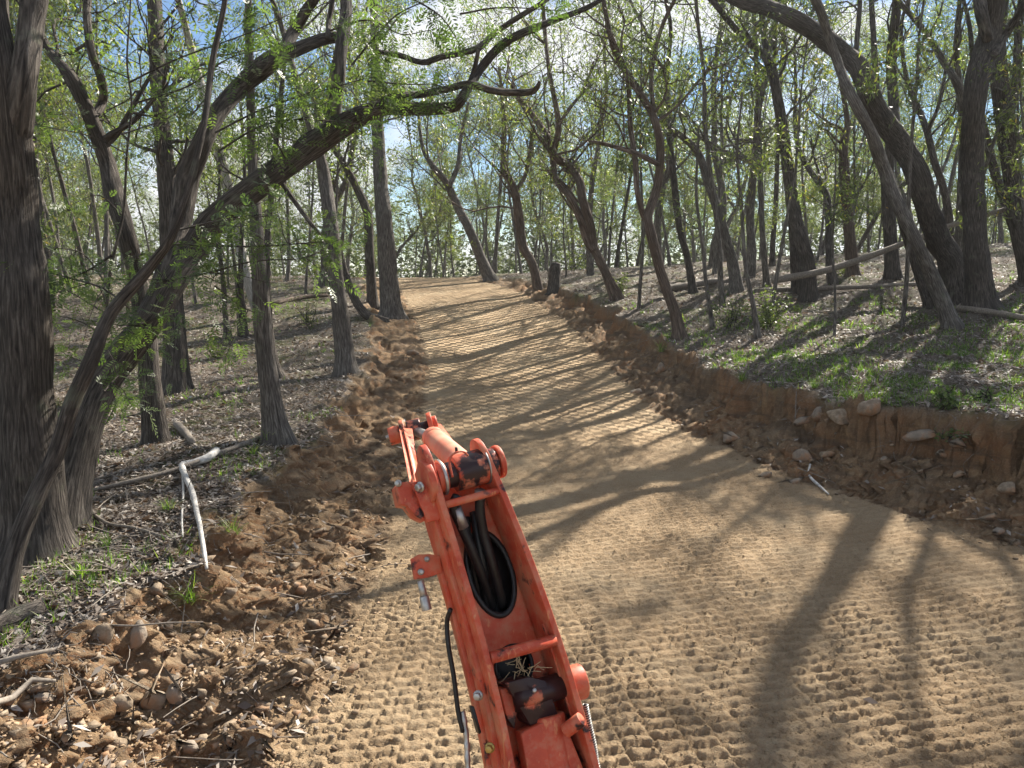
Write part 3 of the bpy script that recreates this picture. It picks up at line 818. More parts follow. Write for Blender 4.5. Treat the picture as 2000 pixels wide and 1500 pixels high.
wattle_crown(yw, yg, [
    [(205, 650), (150, 620), (80, 610), (20, 640)], [(210, 560), (160, 500), (100, 480), (30, 470)], [(215, 520), (280, 500), (330, 540)],
    [(240, 420), (190, 380), (140, 400)], [(248, 300), (180, 260), (100, 250), (30, 240)], [(250, 260), (330, 230), (380, 190)], [(195, 720), (130, 700), (60, 720), (10, 750)],
    [(200, 690), (250, 680), (300, 650)], [(250, 150), (180, 120), (90, 60)], [(195, 780), (120, 790), (40, 830)], [(200, 820), (230, 780), (250, 745)], [(205, 600), (100, 560), (20, 560)]],
    0, 800, 73, .2, .12)

# --- background wood: a few built trees, copied
protos = []
def make_proto(i):
    rng = np.random.default_rng(300 + i)
    wood = MB(); anchors = []
    slim = i % 8 in (0, 2, 3, 5, 6)
    Ht = rng.uniform(9.5, 12.5)
    wv = .05 if slim else .13
    P = [np.zeros(3) - np.array([0, 0, .3])]; d = np.array([rng.normal() * .12, rng.normal() * .12, 1.])
    n = 12
    for k in range(n):
        d = d + np.append(rng.normal(size=2) * wv, .05); d /= np.linalg.norm(d); P.append(P[-1] + d * Ht / n)
    P = np.array(P); r0 = rng.uniform(.06, .10) if slim else rng.uniform(.10, .15)
    Q = catmull(np.hstack([P, np.linspace(r0, r0 * .25, len(P))[:, None]]), .5)
    tube(wood, Q[:, :3], Q[:, 3] * (1 + .4 * np.exp(-np.clip(Q[:, 2], 0, 9) / .2)), 8, .1, False, i)
    for k in range(15):
        t = int(rng.uniform(.45 if slim else .25, 1) * (len(Q) - 2)) if k else len(Q) - 2
        dd = np.append(rng.normal(size=2), rng.uniform(.3, 1.2))
        foliate(wood, anchors, Q[t, :3], dd, rng.uniform(1.3, 2.8), Q[t, 3] * .5, rng, 0, (4, 3))
    lm = MB(); put_leaves(lm, anchors, 9500, .42, .125, .030, rng)
    bark = [M_bark_grey, M_bark_brown, M_bark_grey, M_bark_grey][i % 4]
    lt = MB(); put_leaves(lt, anchors, 2300, .30, .125, .030, rng)
    return wood.mesh('trunk', bark), lm.mesh('crown', M_gum if i % 3 else M_gum2), lt.mesh('crown', M_gum)
PROTO = [make_proto(i) for i in range(8)]
def pole_proto(i):
    rng = np.random.default_rng(500 + i)
    wood = MB(); anchors = []
    Ht = rng.uniform(5, 8)
    P = branch_path((0, 0, -.2), (rng.normal() * .06, rng.normal() * .06, 1), Ht, rng, .3, .09, 9)
    Q = catmull(np.hstack([P, np.linspace(.045, .012, len(P))[:, None]]), .6)
    tube(wood, Q[:, :3], Q[:, 3], 6, .08, False, i)
    for k in range(9):
        t = int(rng.uniform(.4, 1) * (len(Q) - 2)) if k else len(Q) - 2
        foliate(wood, anchors, Q[t, :3], np.append(rng.normal(size=2), .5), rng.uniform(.6, 1.3), .012, rng, 0, (3, 3))
    lm = MB(); put_leaves(lm, anchors, 2000, .24, .12, .032, rng)
    return wood.mesh('trunk', M_bark_grey), lm.mesh('crown', M_gum if i % 2 else M_gum2)
POLES = [pole_proto(i) for i in range(5)]

def place_tree(name, pr, x, y, rz, s, label, cat, group):
    root = thing(name, (x, y, H(x, y)), label, cat, group)
    root.rotation_euler = (random.gauss(0, .05), random.gauss(0, .05), rz); root.scale = (s, s, s)
    link('trunk', pr[0], root); link('crown', pr[2] if len(pr) > 2 and x > -4 and y < 33 else pr[1], root)
    TRACED_SPOTS.append((x, y))

def clear(x, y, m):
    if XL(y) - 1.5 < x < XR(y) + 1.5 and y < 60: return False
    return all((x - a) ** 2 + (y - b) ** 2 > m * m for a, b in TRACED_SPOTS)
LANDMARK = {1: 'the huge left-edge trunk', 2: 'the arching wattle', 4: 'the dark crooked forked tree', 5: 'the thick trunk with pale strip', 6: 'the nearest grey trunk',
            7: 'the middle grey trunk', 8: 'the farthest grey trunk', 12: 'the black-footed short trunk', 13: 'the twin thin trunks',
            15: 'the grey leaning trunk at the crest', 16: 'the reddish bent trunk', 17: 'the twisting double trunk', 18: 'the tall forked trunk',
            19: 'the charred-foot grey trunk', 21: 'the dark trunk bending left', 23: 'the straight slim stem', 24: 'the massive arching trunk',
            25: 'the slim grey leaning trunk', 27: 'the stout upright trunk', 28: 'the trunk cut by the right edge', 32: 'the reddish snapped trunk', 36: 'the burnt stump'}
def pixel_x(x, y, z=1.5):
    d = Vector((x, y, z)) - CP
    return 1000 + FPX * d.dot(CR) / d.dot(CF)
LMX = [(pixel_x(*TRACED_SEEDS[k]), v) for k, v in LANDMARK.items()]
def beside(x, y):
    px = pixel_x(x, y)
    q, v = min(LMX, key=lambda t: abs(t[0] - px))
    off = px - q
    how = 'straight behind' if abs(off) < 10 else ('just left of' if -30 < off < 0 else 'just right of' if 0 < off < 30 else 'well left of' if off < 0 else 'well right of')
    return how + ' ' + v
rnd = random.Random(5)
spots = []; tries = 0
while len(spots) < 225 and tries < 30000:
    tries += 1
    y = 17 + 65 * rnd.random() ** .95; x = rnd.uniform(-.80, .80) * y
    if not clear(x, y, 1.0 + y * .024): continue
    if -.53 < x / y < -.33 and y < 34: continue
    spots.append((x, y, 0)); TRACED_SPOTS.append((x, y))
while len(spots) < 375 and tries < 60000:
    tries += 1
    y = 13 + 48 * rnd.random(); x = rnd.uniform(-.8, .8) * y
    if not clear(x, y, .8) or (-.50 < x / y < -.36 and rnd.random() < .6): continue
    spots.append((x, y, 1)); TRACED_SPOTS.append((x, y))
bucket = {}
for i, (x, y, kind) in enumerate(spots): bucket.setdefault((kind, beside(x, y)), []).append(i)
for (kind, where), ids in bucket.items():
    ids.sort(key=lambda i: spots[i][1])
    n = len(ids)
    for r_, i in enumerate(ids):
        x, y, _ = spots[i]
        what = 'pole-thin sapling' if kind else 'slim gum tree'
        rank = 'only' if n == 1 else 'nearest' if r_ == 0 else 'farthest' if r_ == n - 1 else ['', 'second', 'third', 'fourth', 'fifth', 'sixth', 'seventh', 'eighth', 'ninth', 'tenth', 'eleventh', 'twelfth', 'thirteenth', 'fourteenth', 'fifteenth', 'sixteenth', 'seventeenth', 'eighteenth', 'nineteenth', 'twentieth', 'twenty-first', 'twenty-second', 'twenty-third', 'twenty-fourth'][min(r_, 23)] + ' nearest'
        side = 'left' if x < XL(y) else 'right'
        lab = '%s %s %s' % (rank, what, where)
        if kind: place_tree('sapling', POLES[rnd.randrange(5)], x, y, rnd.uniform(0, 6.28), rnd.uniform(.7, 1.2), lab, 'sapling', 'thin saplings %s of the track' % side)
        else: place_tree('gum_tree', PROTO[rnd.randrange(8)], x, y, rnd.uniform(0, 6.28), rnd.uniform(.75, 1.15), lab, 'tree', 'background gum trees %s of the track' % side)
# unseen trees outside the frame; the right-hand ones are added to shade the track
for (x, y, s, k) in ((8.9, 11.3, 1.2, 0), (13.5, 15.0, 1.1, 3), (10.2, 8.0, .85, 5), (15, 8.5, 1.0, 2), (-8.5, 7.5, .9, 1), (-10.5, 11.5, 1.0, 6), (-6.8, 2.5, .9, 4), (12, 3, 1., 7)):
    place_tree('gum_tree', PROTO[k], x, y, k * 1.1, s, ['first', 'second', 'third', 'fourth', 'fifth', 'sixth', 'seventh', 'eighth'][k] + ' unseen gum tree just beyond the ' + ('right' if x > 0 else 'left') + ' edge of the photo', 'tree', 'unseen trees just beyond the photo edges')

# far wood beyond the crest, one mass
def far_wood():
    rng = np.random.default_rng(77)
    mb = MB()
    n = 150000
    y = rng.uniform(48, 125, n); x = rng.uniform(-.85, .85, n) * y
    z = PROF(y) + rng.beta(1.2, 2.4, n) * 12 * (1 + .35 * perlin(x * .09, y * .09, 5))
    dens = perlin(x * .22, y * .2, 8) + .3 * perlin(x * .9, z * .9, 9)
    k = dens > -.2
    leaf_quads(mb, np.stack([x, y, z], -1)[k], .50, .17, .3, rng, (0, .8))
    o = link('far_foliage', mb.mesh('far_foliage', M_gum_far))
    tag(o, 'distant mass of gum foliage beyond the crest of the track', 'foliage', kind='stuff')
far_wood()

# ------------------------------------------------------------------ ground cover
def scatter(n, ymin, ymax, rng, power=1.6):
    u = rng.random(n)
    y = (ymin ** (1 - power) + u * (ymax ** (1 - power) - ymin ** (1 - power))) ** (1 / (1 - power))
    x = rng.uniform(-.82, .82, n) * np.maximum(y, 3)
    return x, y
def ground_cover():
    rng = np.random.default_rng(99)
    # dry leaves
    x, y = scatter(270000, 2.6, 30, rng, 1.5)
    z, road, cut, turf, _ = surface(x, y)
    keep = rng.random(len(x)) < (turf * .9 + cut * .025 + road * .0001)
    C = np.stack([x, y, z + .008 + .015 * rng.random(len(x))], -1)[keep]
    n = len(C)
    ang = rng.uniform(0, 6.283, n); tl = rng.normal(0, .38, n)
    d = np.stack([np.cos(ang), np.sin(ang), np.sin(tl)], -1); w = np.stack([-np.sin(ang), np.cos(ang), rng.normal(0, .45, n)], -1)
    Ls = rng.uniform(.03, .075, n)[:, None] * (1 + C[:, 1:2] * .03); Ws = Ls * rng.uniform(.16, .42, n)[:, None]
    up = np.array([0, 0, 1.])
    v = np.stack([C - d * Ls * .5, C + w * Ws * .5 + up * .006, C + d * Ls * .5 + up * .004, C - w * Ws * .5 + up * .006], 1).reshape(-1, 3)
    tn = np.repeat(np.clip(rng.normal(.5, .26, n), 0, 1), 4)
    mb = MB(); mb.add(v, np.arange(4 * n).reshape(-1, 4), None, np.stack([tn, tn], -1))
    tag(link('leaf_litter', mb.mesh('leaf_litter', M_litter, smooth=False)), 'dry fallen gum leaves covering the forest floor on both banks', 'leaf litter', kind='stuff')
    # grass
    x, y = scatter(60000, 2.8, 24, rng, 1.3)
    z, road, cut, turf, _ = surface(x, y)
    patch = fbm(x * .8, y * .8, 201, 3)
    right = (x > 0)
    want = turf * np.where(right, sstep(-.25, .35, patch + .12), .25 * sstep(.05, .5, patch)) * np.where(right, sstep(20, 13, y), 1) 
    keep = rng.random(len(x)) < want
    x, y, z = x[keep], y[keep], z[keep]
    k = 4
    x = np.repeat(x, k) + rng.normal(0, .02, len(x) * k); y = np.repeat(y, k) + rng.normal(0, .02, len(y) * k); z = np.repeat(z, k) - .005
    n = len(x)
    C = np.stack([x, y, z], -1)
    ln = rng.uniform(.04, .13, n)
    top = np.stack([rng.normal(0, .55, n), rng.normal(0, .55, n), np.ones(n)], -1); top /= np.linalg.norm(top, axis=1)[:, None]
    a = rng.uniform(0, 6.283, n); s = np.stack([np.cos(a), np.sin(a), np.zeros(n)], -1) * (.0028 + .0004 * y)[:, None]
    v = np.stack([C - s, C + s, C + top * ln[:, None]], 1).reshape(-1, 3)
    tn = np.repeat(rng.uniform(0, 1, n) ** 1.2, 3)
    mb = MB(); mb.add(v, None, np.arange(3 * n).reshape(-1, 3), None, np.stack([tn, tn], -1))
    tag(link('grass', mb.mesh('grass', M_grass, smooth=False)), 'short sparse green grass in patches on the forest floor', 'grass', kind='stuff')
    # twigs
    x, y = scatter(5200, 2.7, 24, rng, 1.5)
    z, road, cut, turf, _ = surface(x, y)
    keep = rng.random(len(x)) < (turf + cut * .10)
    mb = MB()
    for xi, yi, zi in zip(x[keep], y[keep], z[keep]):
        a = rng.uniform(0, 6.283); L = rng.uniform(.08, .55)
        P = [np.array([xi, yi, zi + .012])]; d = np.array([math.cos(a), math.sin(a), rng.normal(0, .12)])
        for k in range(3):
            d = d + rng.normal(size=3) * np.array([.25, .25, .1]); P.append(P[-1] + d / np.linalg.norm(d) * L / 3)
        P = np.array(P); hz = surface(P[:, 0], P[:, 1], False)[0]; P[:, 2] = np.maximum(P[:, 2], hz + .008)
        tube(mb, P, np.linspace(1, .5, 4) * rng.uniform(.002, .007), 4, cap=False)
    tag(link('fallen_twigs', mb.mesh('fallen_twigs', M_stick)), 'fine dead twigs strewn over the forest floor', 'twigs', kind='stuff')
ground_cover()

# ------------------------------------------------------------------ stones and clods
def stone_material():
    m, nt, b = nodes('stone', .9, .2)
    g = N(nt, 'ShaderNodeTexCoord').outputs['Object']
    oi = N(nt, 'ShaderNodeObjectInfo').outputs['Random']
    c = ramp(nt, noise(nt, g, 14, 5, .65), [(.3, (.12, .085, .055)), (.5, (.25, .19, .13)), (.72, (.40, .33, .25))])
    c = mixc(nt, mth(nt, 'MULTIPLY', oi, .5), c, (.24, .22, .20))
    c = mixc(nt, ramp(nt, noise(nt, g, 5, 3, .6), [(.5, 0.), (.65, .7)]), c, (.30, .15, .07))
    nt.links.new(c, b.inputs['Base Color']); bump(nt, b, noise(nt, g, 40, 5, .7), .7, .012)
    return m
M_stone = stone_material()
M_clod = plain('clod_soil', (.27, .19, .12), .95, vscale=9, var=.5, bd=.004)

def icos(sub=1):
    import bmesh
    bm = bmesh.new(); bmesh.ops.create_icosphere(bm, subdivisions=sub, radius=1)
    v = np.array([x.co[:] for x in bm.verts]); f = np.array([[x.index for x in q.verts] for q in bm.faces]); bm.free()
    return v, f
def hull(v):
    import bmesh
    bm = bmesh.new()
    for p in v: bm.verts.new(p)
    bmesh.ops.convex_hull(bm, input=bm.verts)
    bmesh.ops.delete(bm, geom=[q for q in bm.verts if not q.link_faces], context='VERTS')
    bmesh.ops.bevel(bm, geom=bm.edges[:], offset=.012, segments=1, affect='EDGES')
    bmesh.ops.triangulate(bm, faces=bm.faces[:])
    bm.verts.index_update()
    V = np.array([q.co[:] for q in bm.verts]); F = np.array([[q.index for q in f.verts] for f in bm.faces]); bm.free()
    return V, None, F
def stone(px, py, wpx, hpx, label, group=None, rot=None, seed=0, pale=False, name='stone', sink=.25):
    rng = np.random.default_rng(900 + seed)
    g = ground(px, py + hpx * .35)
    zc = (g - CP).dot(CF)
    a = wpx / FPX * zc * .5; c = hpx / FPX * zc * .5
    v = rng.normal(size=(13, 3)); v /= np.linalg.norm(v, axis=1)[:, None]
    v = v * rng.uniform(.85, 1.2, (13, 1))
    v = v * np.array([a * 1.2, max(a * .8, c), c * 1.25])
    th = rot if rot is not None else rng.uniform(-.3, .3)
    v = v @ np.array([[math.cos(th), 0, math.sin(th)], [0, 1, 0], [-math.sin(th), 0, math.cos(th)]])
    mb = MB(); mb.add(*hull(v))
    o = link(name, mb.mesh('stone', M_stone, smooth=False), None, (g.x, g.y, g.z + c * (1 - sink * 1.5)))
    tag(o, label, 'rock', group)
SL = 'stones on the left bank'; SR = 'stones on the right bank'
left_stones = [
 (236, 1392, 46, 40, 'blocky brown stone low on the left bank, lower of the big pair'), (300, 1372, 46, 48, 'rounded grey-tan boulder low on the left bank beside the blocky brown one'),
 (344, 1358, 26, 46, 'upright tan slab leaning against the grey-tan boulder'), (332, 1330, 40, 24, 'wedge stone topping the leaning slab on the left bank'),
 (322, 1284, 38, 18, 'pale flat stone lit by the sun on the left cut'), (272, 1250, 34, 56, 'tall sunlit stone standing out of the orange left cut'),
 (200, 1246, 54, 46, 'large shadowed stone buried in the upper left bank'), (588, 1268, 40, 24, 'tan stone at the toe of the left bank by the track'),
 (597, 1308, 30, 38, 'bluish grey split stone at the toe of the left bank'), (580, 1342, 32, 28, 'brown stone below the bluish grey split one'),
 (656, 1232, 20, 22, 'small white stone nearest the tread prints on the left'), (448, 1444, 26, 24, 'lone oval stone low in the left bank rubble'),
 (580, 1424, 34, 22, 'tan stone right at the left edge of the tread prints'), (372, 1466, 34, 32, 'square orange-brown stone at the bottom of the photo'),
 (350, 1474, 18, 42, 'narrow upright stone touching the square orange-brown one'), (80, 1344, 48, 24, 'stone with mossy top near the lower left corner'),
 (88, 1372, 44, 22, 'flat grey stone just under the stick in the lower left corner'), (232, 1452, 40, 22, 'half-buried slab under the big pair of stones'),
 (244, 1420, 30, 20, 'small stone wedged right under the blocky brown stone'), (296, 1412, 26, 20, 'pale chip of stone under the grey-tan boulder'),
 (128, 1446, 28, 24, 'orange stone in the lower left dirt'), (512, 1474, 34, 28, 'stone half in shade at the bottom of the bank left of the boom'),
 (625, 1040, 46, 16, 'flat stone on the dug earth left of the boom stop'), (660, 1350, 20, 14, 'small dusty stone beside the lower tread prints'),
 (20, 1370, 26, 40, 'upright stone at the very left edge of the photo'), (806, 690, 26, 14, 'pale slab on the left bank far up the track'),
]
for i, s in enumerate(left_stones): stone(*s, SL, seed=i)
right_stones = [
 (1426, 858, 40, 22, 'pale flat stone standing alone at the toe of the right bank'), (1568, 890, 46, 22, 'broad brown stone in the right talus, left of a long flat one'),
 (1614, 886, 42, 14, 'long flat stone in the right talus beside the broad brown one'), (1496, 928, 30, 13, 'thin grey stone by the road edge below the talus'),
 (1804, 852, 68, 22, 'big ledge-like flat rock under the green shrub of the right cut'), (1728, 896, 22, 16, 'pale pebble-like stone under the dark right cut'),
 (1796, 924, 20, 13, 'small grey stone low in the shaded right talus'), (1868, 886, 32, 22, 'brown stone in shade right of the ledge-like rock'),
 (1840, 894, 30, 16, 'brown stone in shade just below the ledge-like rock'), (1968, 960, 40, 24, 'chunky stone on the talus near the right photo edge'),
 (1928, 1010, 34, 14, 'flat stone at the foot of the talus near the right photo edge'), (1952, 1038, 30, 18, 'lowest dark stone by the road near the right photo edge'),
 (1290, 728, 18, 24, 'pale upright stone in the right bank beyond the bend'), (1240, 766, 28, 10, 'flat stone where the track meets the far right bank'),
 (1552, 940, 26, 13, 'small flat stone at the road edge below the broad brown one'), (1568, 826, 34, 16, 'slanted slab high in the red part of the right cut'),
 (1644, 818, 62, 40, 'large tan rock face bedded in the right cut'), (1696, 826, 44, 34, 'dark rock bedded in the right cut next to the tan rock face'),
 (1600, 812, 30, 28, 'orange-tan rock bedded left of the large rock face'), (1870, 930, 26, 14, 'loose stone midway down the shaded talus'),
 (1465, 880, 22, 10, 'thin stone chip right of the lone pale flat one'), (1985, 1060, 30, 16, 'stone cut by the right edge at the side of the track'),
]
for i, s in enumerate(right_stones): stone(*s, SR, seed=100 + i)

def rubble():
    rng = np.random.default_rng(123)
    V0 = np.array([[x, y, z] for x in (-1, 1) for y in (-1, 1) for z in (-1, 1)], float) * .72
    F0 = np.array([[0, 1, 3], [0, 3, 2], [4, 6, 7], [4, 7, 5], [0, 4, 5], [0, 5, 1], [2, 3, 7], [2, 7, 6], [0, 2, 6], [0, 6, 4], [1, 5, 7], [1, 7, 3]])
    for nm, lab, mat, N0, smin, smax, wr in (('gravel', 'small loose stones and gravel strewn on the cut banks', M_stone, 1500, .006, .034, 0.003), ('dirt_clods', 'crumbled clods of earth on the cut banks and track edges', M_clod, 14000, .003, .016, 0.0), ('crumbs', 'fine crumbs of graded earth scattered over the track', M_ground, 14000, .0015, .0065, 9.)):
        x, y = scatter(N0 * (4 if nm == 'gravel' else 3), 2.6, 16, rng, 1.7)
        z, road, cut, turf, _ = surface(x, y)
        edge = surface(x, y + .25, False)[2] + surface(x + .25, y, False)[2] + surface(x - .25, y, False)[2]
        pr = cut * .75 + road * np.clip(edge, 0, 1) * .25 + turf * .02 if wr < 1 else road * .8
        if nm == 'gravel': pr = pr * np.where(x < 0, sstep(7, 4, y), .7)
        keep = rng.random(len(x)) < pr
        x, y, z = x[keep][:N0], y[keep][:N0], z[keep][:N0]
        n = len(x)
        s = smin + (smax - smin) * rng.random(n) ** 3.6
        sc = s[:, None] * rng.uniform(.6, 1.3, (n, 3)) * np.array([1.2, 1.0, .75])
        vv = V0[None] + .30 * rng.normal(size=(n, len(V0), 3))
        a = rng.uniform(0, 6.283, n)
        vv = vv * sc[:, None, :]
        vx = vv[..., 0] * np.cos(a)[:, None] - vv[..., 1] * np.sin(a)[:, None]; vy = vv[..., 0] * np.sin(a)[:, None] + vv[..., 1] * np.cos(a)[:, None]
        V = np.stack([vx + x[:, None], vy + y[:, None], vv[..., 2] + (z + s * .3)[:, None]], -1).reshape(-1, 3)
        F = (F0[None] + (np.arange(n) * len(V0))[:, None, None]).reshape(-1, 3)
        mb = MB(); mb.add(V, None, F)
        tag(link(nm, mb.mesh(nm, mat, smooth=False)), lab, nm.replace('_', ' '), kind='stuff')
rubble()

# ------------------------------------------------------------------ fallen wood
def wood_piece(name, label, pts, mat, dz=.02, cat='branch', group=None, ydep=None, sides=8, seed=0):
    P = []; prev = None
    for k, p in enumerate(pts):
        g = ground(p[0], p[1]) if ydep is None else atY(p[0], p[1], ydep if not isinstance(ydep, (list, tuple)) else ydep[k])
        zc = (g - CP).dot(CF); r = p[2] / FPX * zc * .5
        P.append([g.x, g.y, g.z + (dz + r * .6 if ydep is None else 0), r])
    P = np.array(P)
    Q = catmull(P, .08 if P[0][1] < 10 else .3)
    mb = MB(); tube(mb, Q[:, :3], np.maximum(Q[:, 3], .003), sides, .12, True, seed)
    loc = P[0][:3]
    return tag(link(name, mb.mesh(name, mat, loc), None, loc), label, cat, group)
wood_piece('dead_branch', 'bleached crooked branch hanging down the left bank', [(424, 896, 15), (405, 912, 15), (380, 918, 13), (357, 922, 12), (364, 948, 11), (376, 975, 11), (384, 1012, 10), (392, 1050, 9), (399, 1090, 9), (405, 1130, 6)], M_stick_pale, .05)
wood_piece('dead_branch', 'thin bare stick dangling beside the bleached crooked branch', [(357, 925, 5), (359, 970, 5), (356, 1020, 4), (358, 1065, 3)], M_stick_pale, .04)
wood_piece('dead_branch', 'short grey log end above the bleached branch', [(346, 838, 14), (362, 855, 16), (376, 872, 14)], M_stick, .03)
wood_piece('dead_branch', 'thin crooked stick curving over the leaf litter below the big left trunks', [(165, 990, 8), (185, 1015, 7), (215, 1033, 6), (260, 1042, 6), (330, 1060, 5), (385, 1075, 4)], M_stick, .03)
wood_piece('log', 'dark mossy log end at the left photo edge', [(-30, 1255, 40), (30, 1225, 40), (84, 1200, 34)], M_bark_brown, .0, 'log', sides=14)
wood_piece('dead_branch', 'straight grey stick pointing in from the lower left edge', [(-20, 1338, 13), (40, 1328, 11), (110, 1312, 7)], M_stick, .08)
wood_piece('dead_branch', 'crooked grey stick in the lower left corner beside the stones', [(-20, 1420, 14), (30, 1400, 12), (68, 1376, 11), (112, 1368, 7)], M_stick, .08)
wood_piece('dead_branch', 'long thin shadowed branch lying across the left forest floor', [(180, 970, 7), (260, 950, 8), (340, 930, 8), (420, 900, 9), (520, 862, 9)], M_stick, .04)
wood_piece('dead_branch', 'curved pale root dangling from the right bank toe onto the talus', [(1582, 912, 4), (1580, 935, 5), (1600, 955, 5), (1618, 970, 3)], M_stick_pale, .02)
wood_piece('fallen_pole', 'long dead pole propped up on the trees of the right-hand wood', [(1508, 548, 13), (1600, 531, 13), (1680, 507, 12), (1768, 474, 11), (1877, 434, 10), (2010, 396, 9)], M_stick, cat='log', ydep=[16.8, 16.9, 17, 17.1, 17.2, 17.3])
wood_piece('log', 'long thin log lying along the top of the right slope', [(1480, 575, 9), (1580, 572, 9), (1690, 568, 8), (1800, 562, 8)], M_stick, .05, 'log')
wood_piece('log', 'fallen log in front of the stout upright trunk, running out of the right edge', [(1870, 612, 12), (1930, 622, 12), (2010, 634, 12)], M_stick, .05, 'log')
wood_piece('log', 'weathered log behind the forked trunk on the right bank', [(1290, 573, 14), (1345, 566, 14), (1400, 556, 11)], M_stick, .05, 'log')
wood_piece('log', 'brown log among orange soil on the far left slope', [(530, 600, 9), (590, 588, 9), (640, 583, 7)], M_bark_red, .05, 'log')

def rootlets():
    rng = np.random.default_rng(321); mb = MB()
    for k in range(420):
        y = 3 + 13 * rng.random() ** 1.3
        if rng.random() < .6:
            x = XR(y) + (1.0 + .2 * max(9 - y, 0)) * rng.uniform(.86, 1.0); d = np.array([-.8, -.3, -.5])
        else:
            x = XL(y) - 1.2 * rng.uniform(.85, 1.02); d = np.array([.8, -.3, -.5])
        P = branch_path((x, y, H(x, y) + .02), d + rng.normal(size=3) * .5, rng.uniform(.08, .35), rng, -.4, .5, 5)
        P[:, 2] = np.maximum(P[:, 2], surface(P[:, 0], P[:, 1], False)[0] + .012)
        tube(mb, P, np.linspace(1, .3, 6) * rng.uniform(.0015, .0045), 4, cap=False)
    tag(link('torn_roots', mb.mesh('torn_roots', M_stick)), 'fine torn roots hanging from the lips of the cut banks', 'roots', kind='stuff')
rootlets()

# shrubs and plants
def shrub(px, py, wpx, hpx, label, n=900, leafs=(.07, .02), mat=M_gum, seed=0, name='shrub', cat='shrub', tone=(.2, .9), spread=.10):
    rng = np.random.default_rng(2000 + seed)
    g = ground(px, py); zc = (g - CP).dot(CF); w = wpx / FPX * zc; h = hpx / FPX * zc
    root = thing(name, g, label, cat)
    wd = MB(); A = []
    for k in range(9):
        d = np.array([rng.normal() * w / h * .6, rng.normal() * w / h * .6, 1.])
        P = branch_path(np.array(g) + np.array([rng.normal() * .04, rng.normal() * .04, -.02]), d, h * rng.uniform(.6, 1.05), rng, .1, .25, 6)
        tube(wd, P, np.linspace(.01, .003, len(P)), 4, cap=False)
        for j in range(5):
            i = rng.integers(1, len(P) - 1)
            S = branch_path(P[i], rng.normal(size=3) + np.array([0, 0, .4]), h * .3, rng, .1, .3, 4)
            tube(wd, S, np.linspace(.004, .002, len(S)), 3, cap=False); A.append(S[1:])
        A.append(P[2:])
    link('stems', wd.mesh('stems', M_bark_brown, g), root)
    lm = MB(); put_leaves(lm, A, n, spread, leafs[0], leafs[1], rng, .3, tone)
    link('foliage', lm.mesh('foliage', mat, g), root)
shrub(1500, 640, 90, 100, 'broad-leaved green shrub at the edge of the right bank between two thin saplings', 1500, (.07, .03), seed=1)
shrub(1425, 640, 60, 80, 'lower dull green shrub left of the broad-leaved one', 800, (.06, .025), seed=2)
shrub(1845, 800, 70, 50, 'bright green leafy plant sprouting from the right cut', 700, (.05, .024), M_wattle, seed=3, name='leafy_plant', cat='plant', spread=.06)
shrub(1925, 790, 40, 50, 'small green sprout on the bank top right of the leafy plant', 250, (.05, .018), M_wattle, seed=4, name='leafy_plant', cat='plant', spread=.05)
shrub(1856, 868, 44, 30, 'low green plant at the foot of the right cut beside the ledge-like rock', 300, (.05, .018), M_wattle, seed=5, name='leafy_plant', cat='plant', spread=.05)
shrub(1210, 580, 60, 60, 'grey-green undergrowth bush at the foot of the twisting trunk', 700, (.10, .03), M_gum2, seed=6)
shrub(1120, 520, 60, 60, 'hazy bush behind the burnt stump', 700, (.13, .04), M_gum2, seed=7, spread=.2)
shrub(1650, 540, 80, 50, 'low bush at the foot of the reddish snapped trunk', 600, (.10, .03), M_gum2, seed=8, spread=.15)
shrub(425, 700, 50, 60, 'pale olive shrub on the left slope between the trunks', 500, (.07, .02), M_gum, seed=9)
shrub(600, 640, 60, 60, 'thin grey-green shrub between the left grey trunks', 500, (.09, .02), M_gum2, seed=10)
shrub(480, 560, 90, 70, 'tangled dull bush on the far left slope', 900, (.12, .03), M_gum2, seed=11, spread=.2)
shrub(640, 560, 70, 70, 'loose grey bush deep between the left trunks', 900, (.12, .03), M_gum2, seed=12, spread=.2)

def tussock(px, py, hpx, label, seed, n=40):
    rng = np.random.default_rng(3000 + seed); g = ground(px, py); zc = (g - CP).dot(CF); h = hpx / FPX * zc
    mb = MB()
    for k in range(n):
        d = np.array([rng.normal() * .5, rng.normal() * .5, 1.]); P = [np.array(g) + np.append(rng.normal(size=2) * .02, 0)]
        for j in range(4):
            d = d + np.array([0, 0, -.22]) + rng.normal(size=3) * .08; P.append(P[-1] + d / np.linalg.norm(d) * h * rng.uniform(.2, .34))
        P = np.array(P); w = np.cross(P[-1] - P[0], [0, 0, 1.]); w = w / (np.linalg.norm(w) + 1e-9) * .004
        v = []; 
        for j, p in enumerate(P): v += [p - w * (1 - j / 4.3), p + w * (1 - j / 4.3)]
        t = rng.uniform(.2, 1)
        q = [[2 * j, 2 * j + 1, 2 * j + 3, 2 * j + 2] for j in range(4)]
        mb.add(v, q, None, np.full((16, 2), t))
    tag(link('grass_tussock', mb.mesh('grass_tussock', M_grass, g), None, g), label, 'grass tuft', 'grass tussocks')
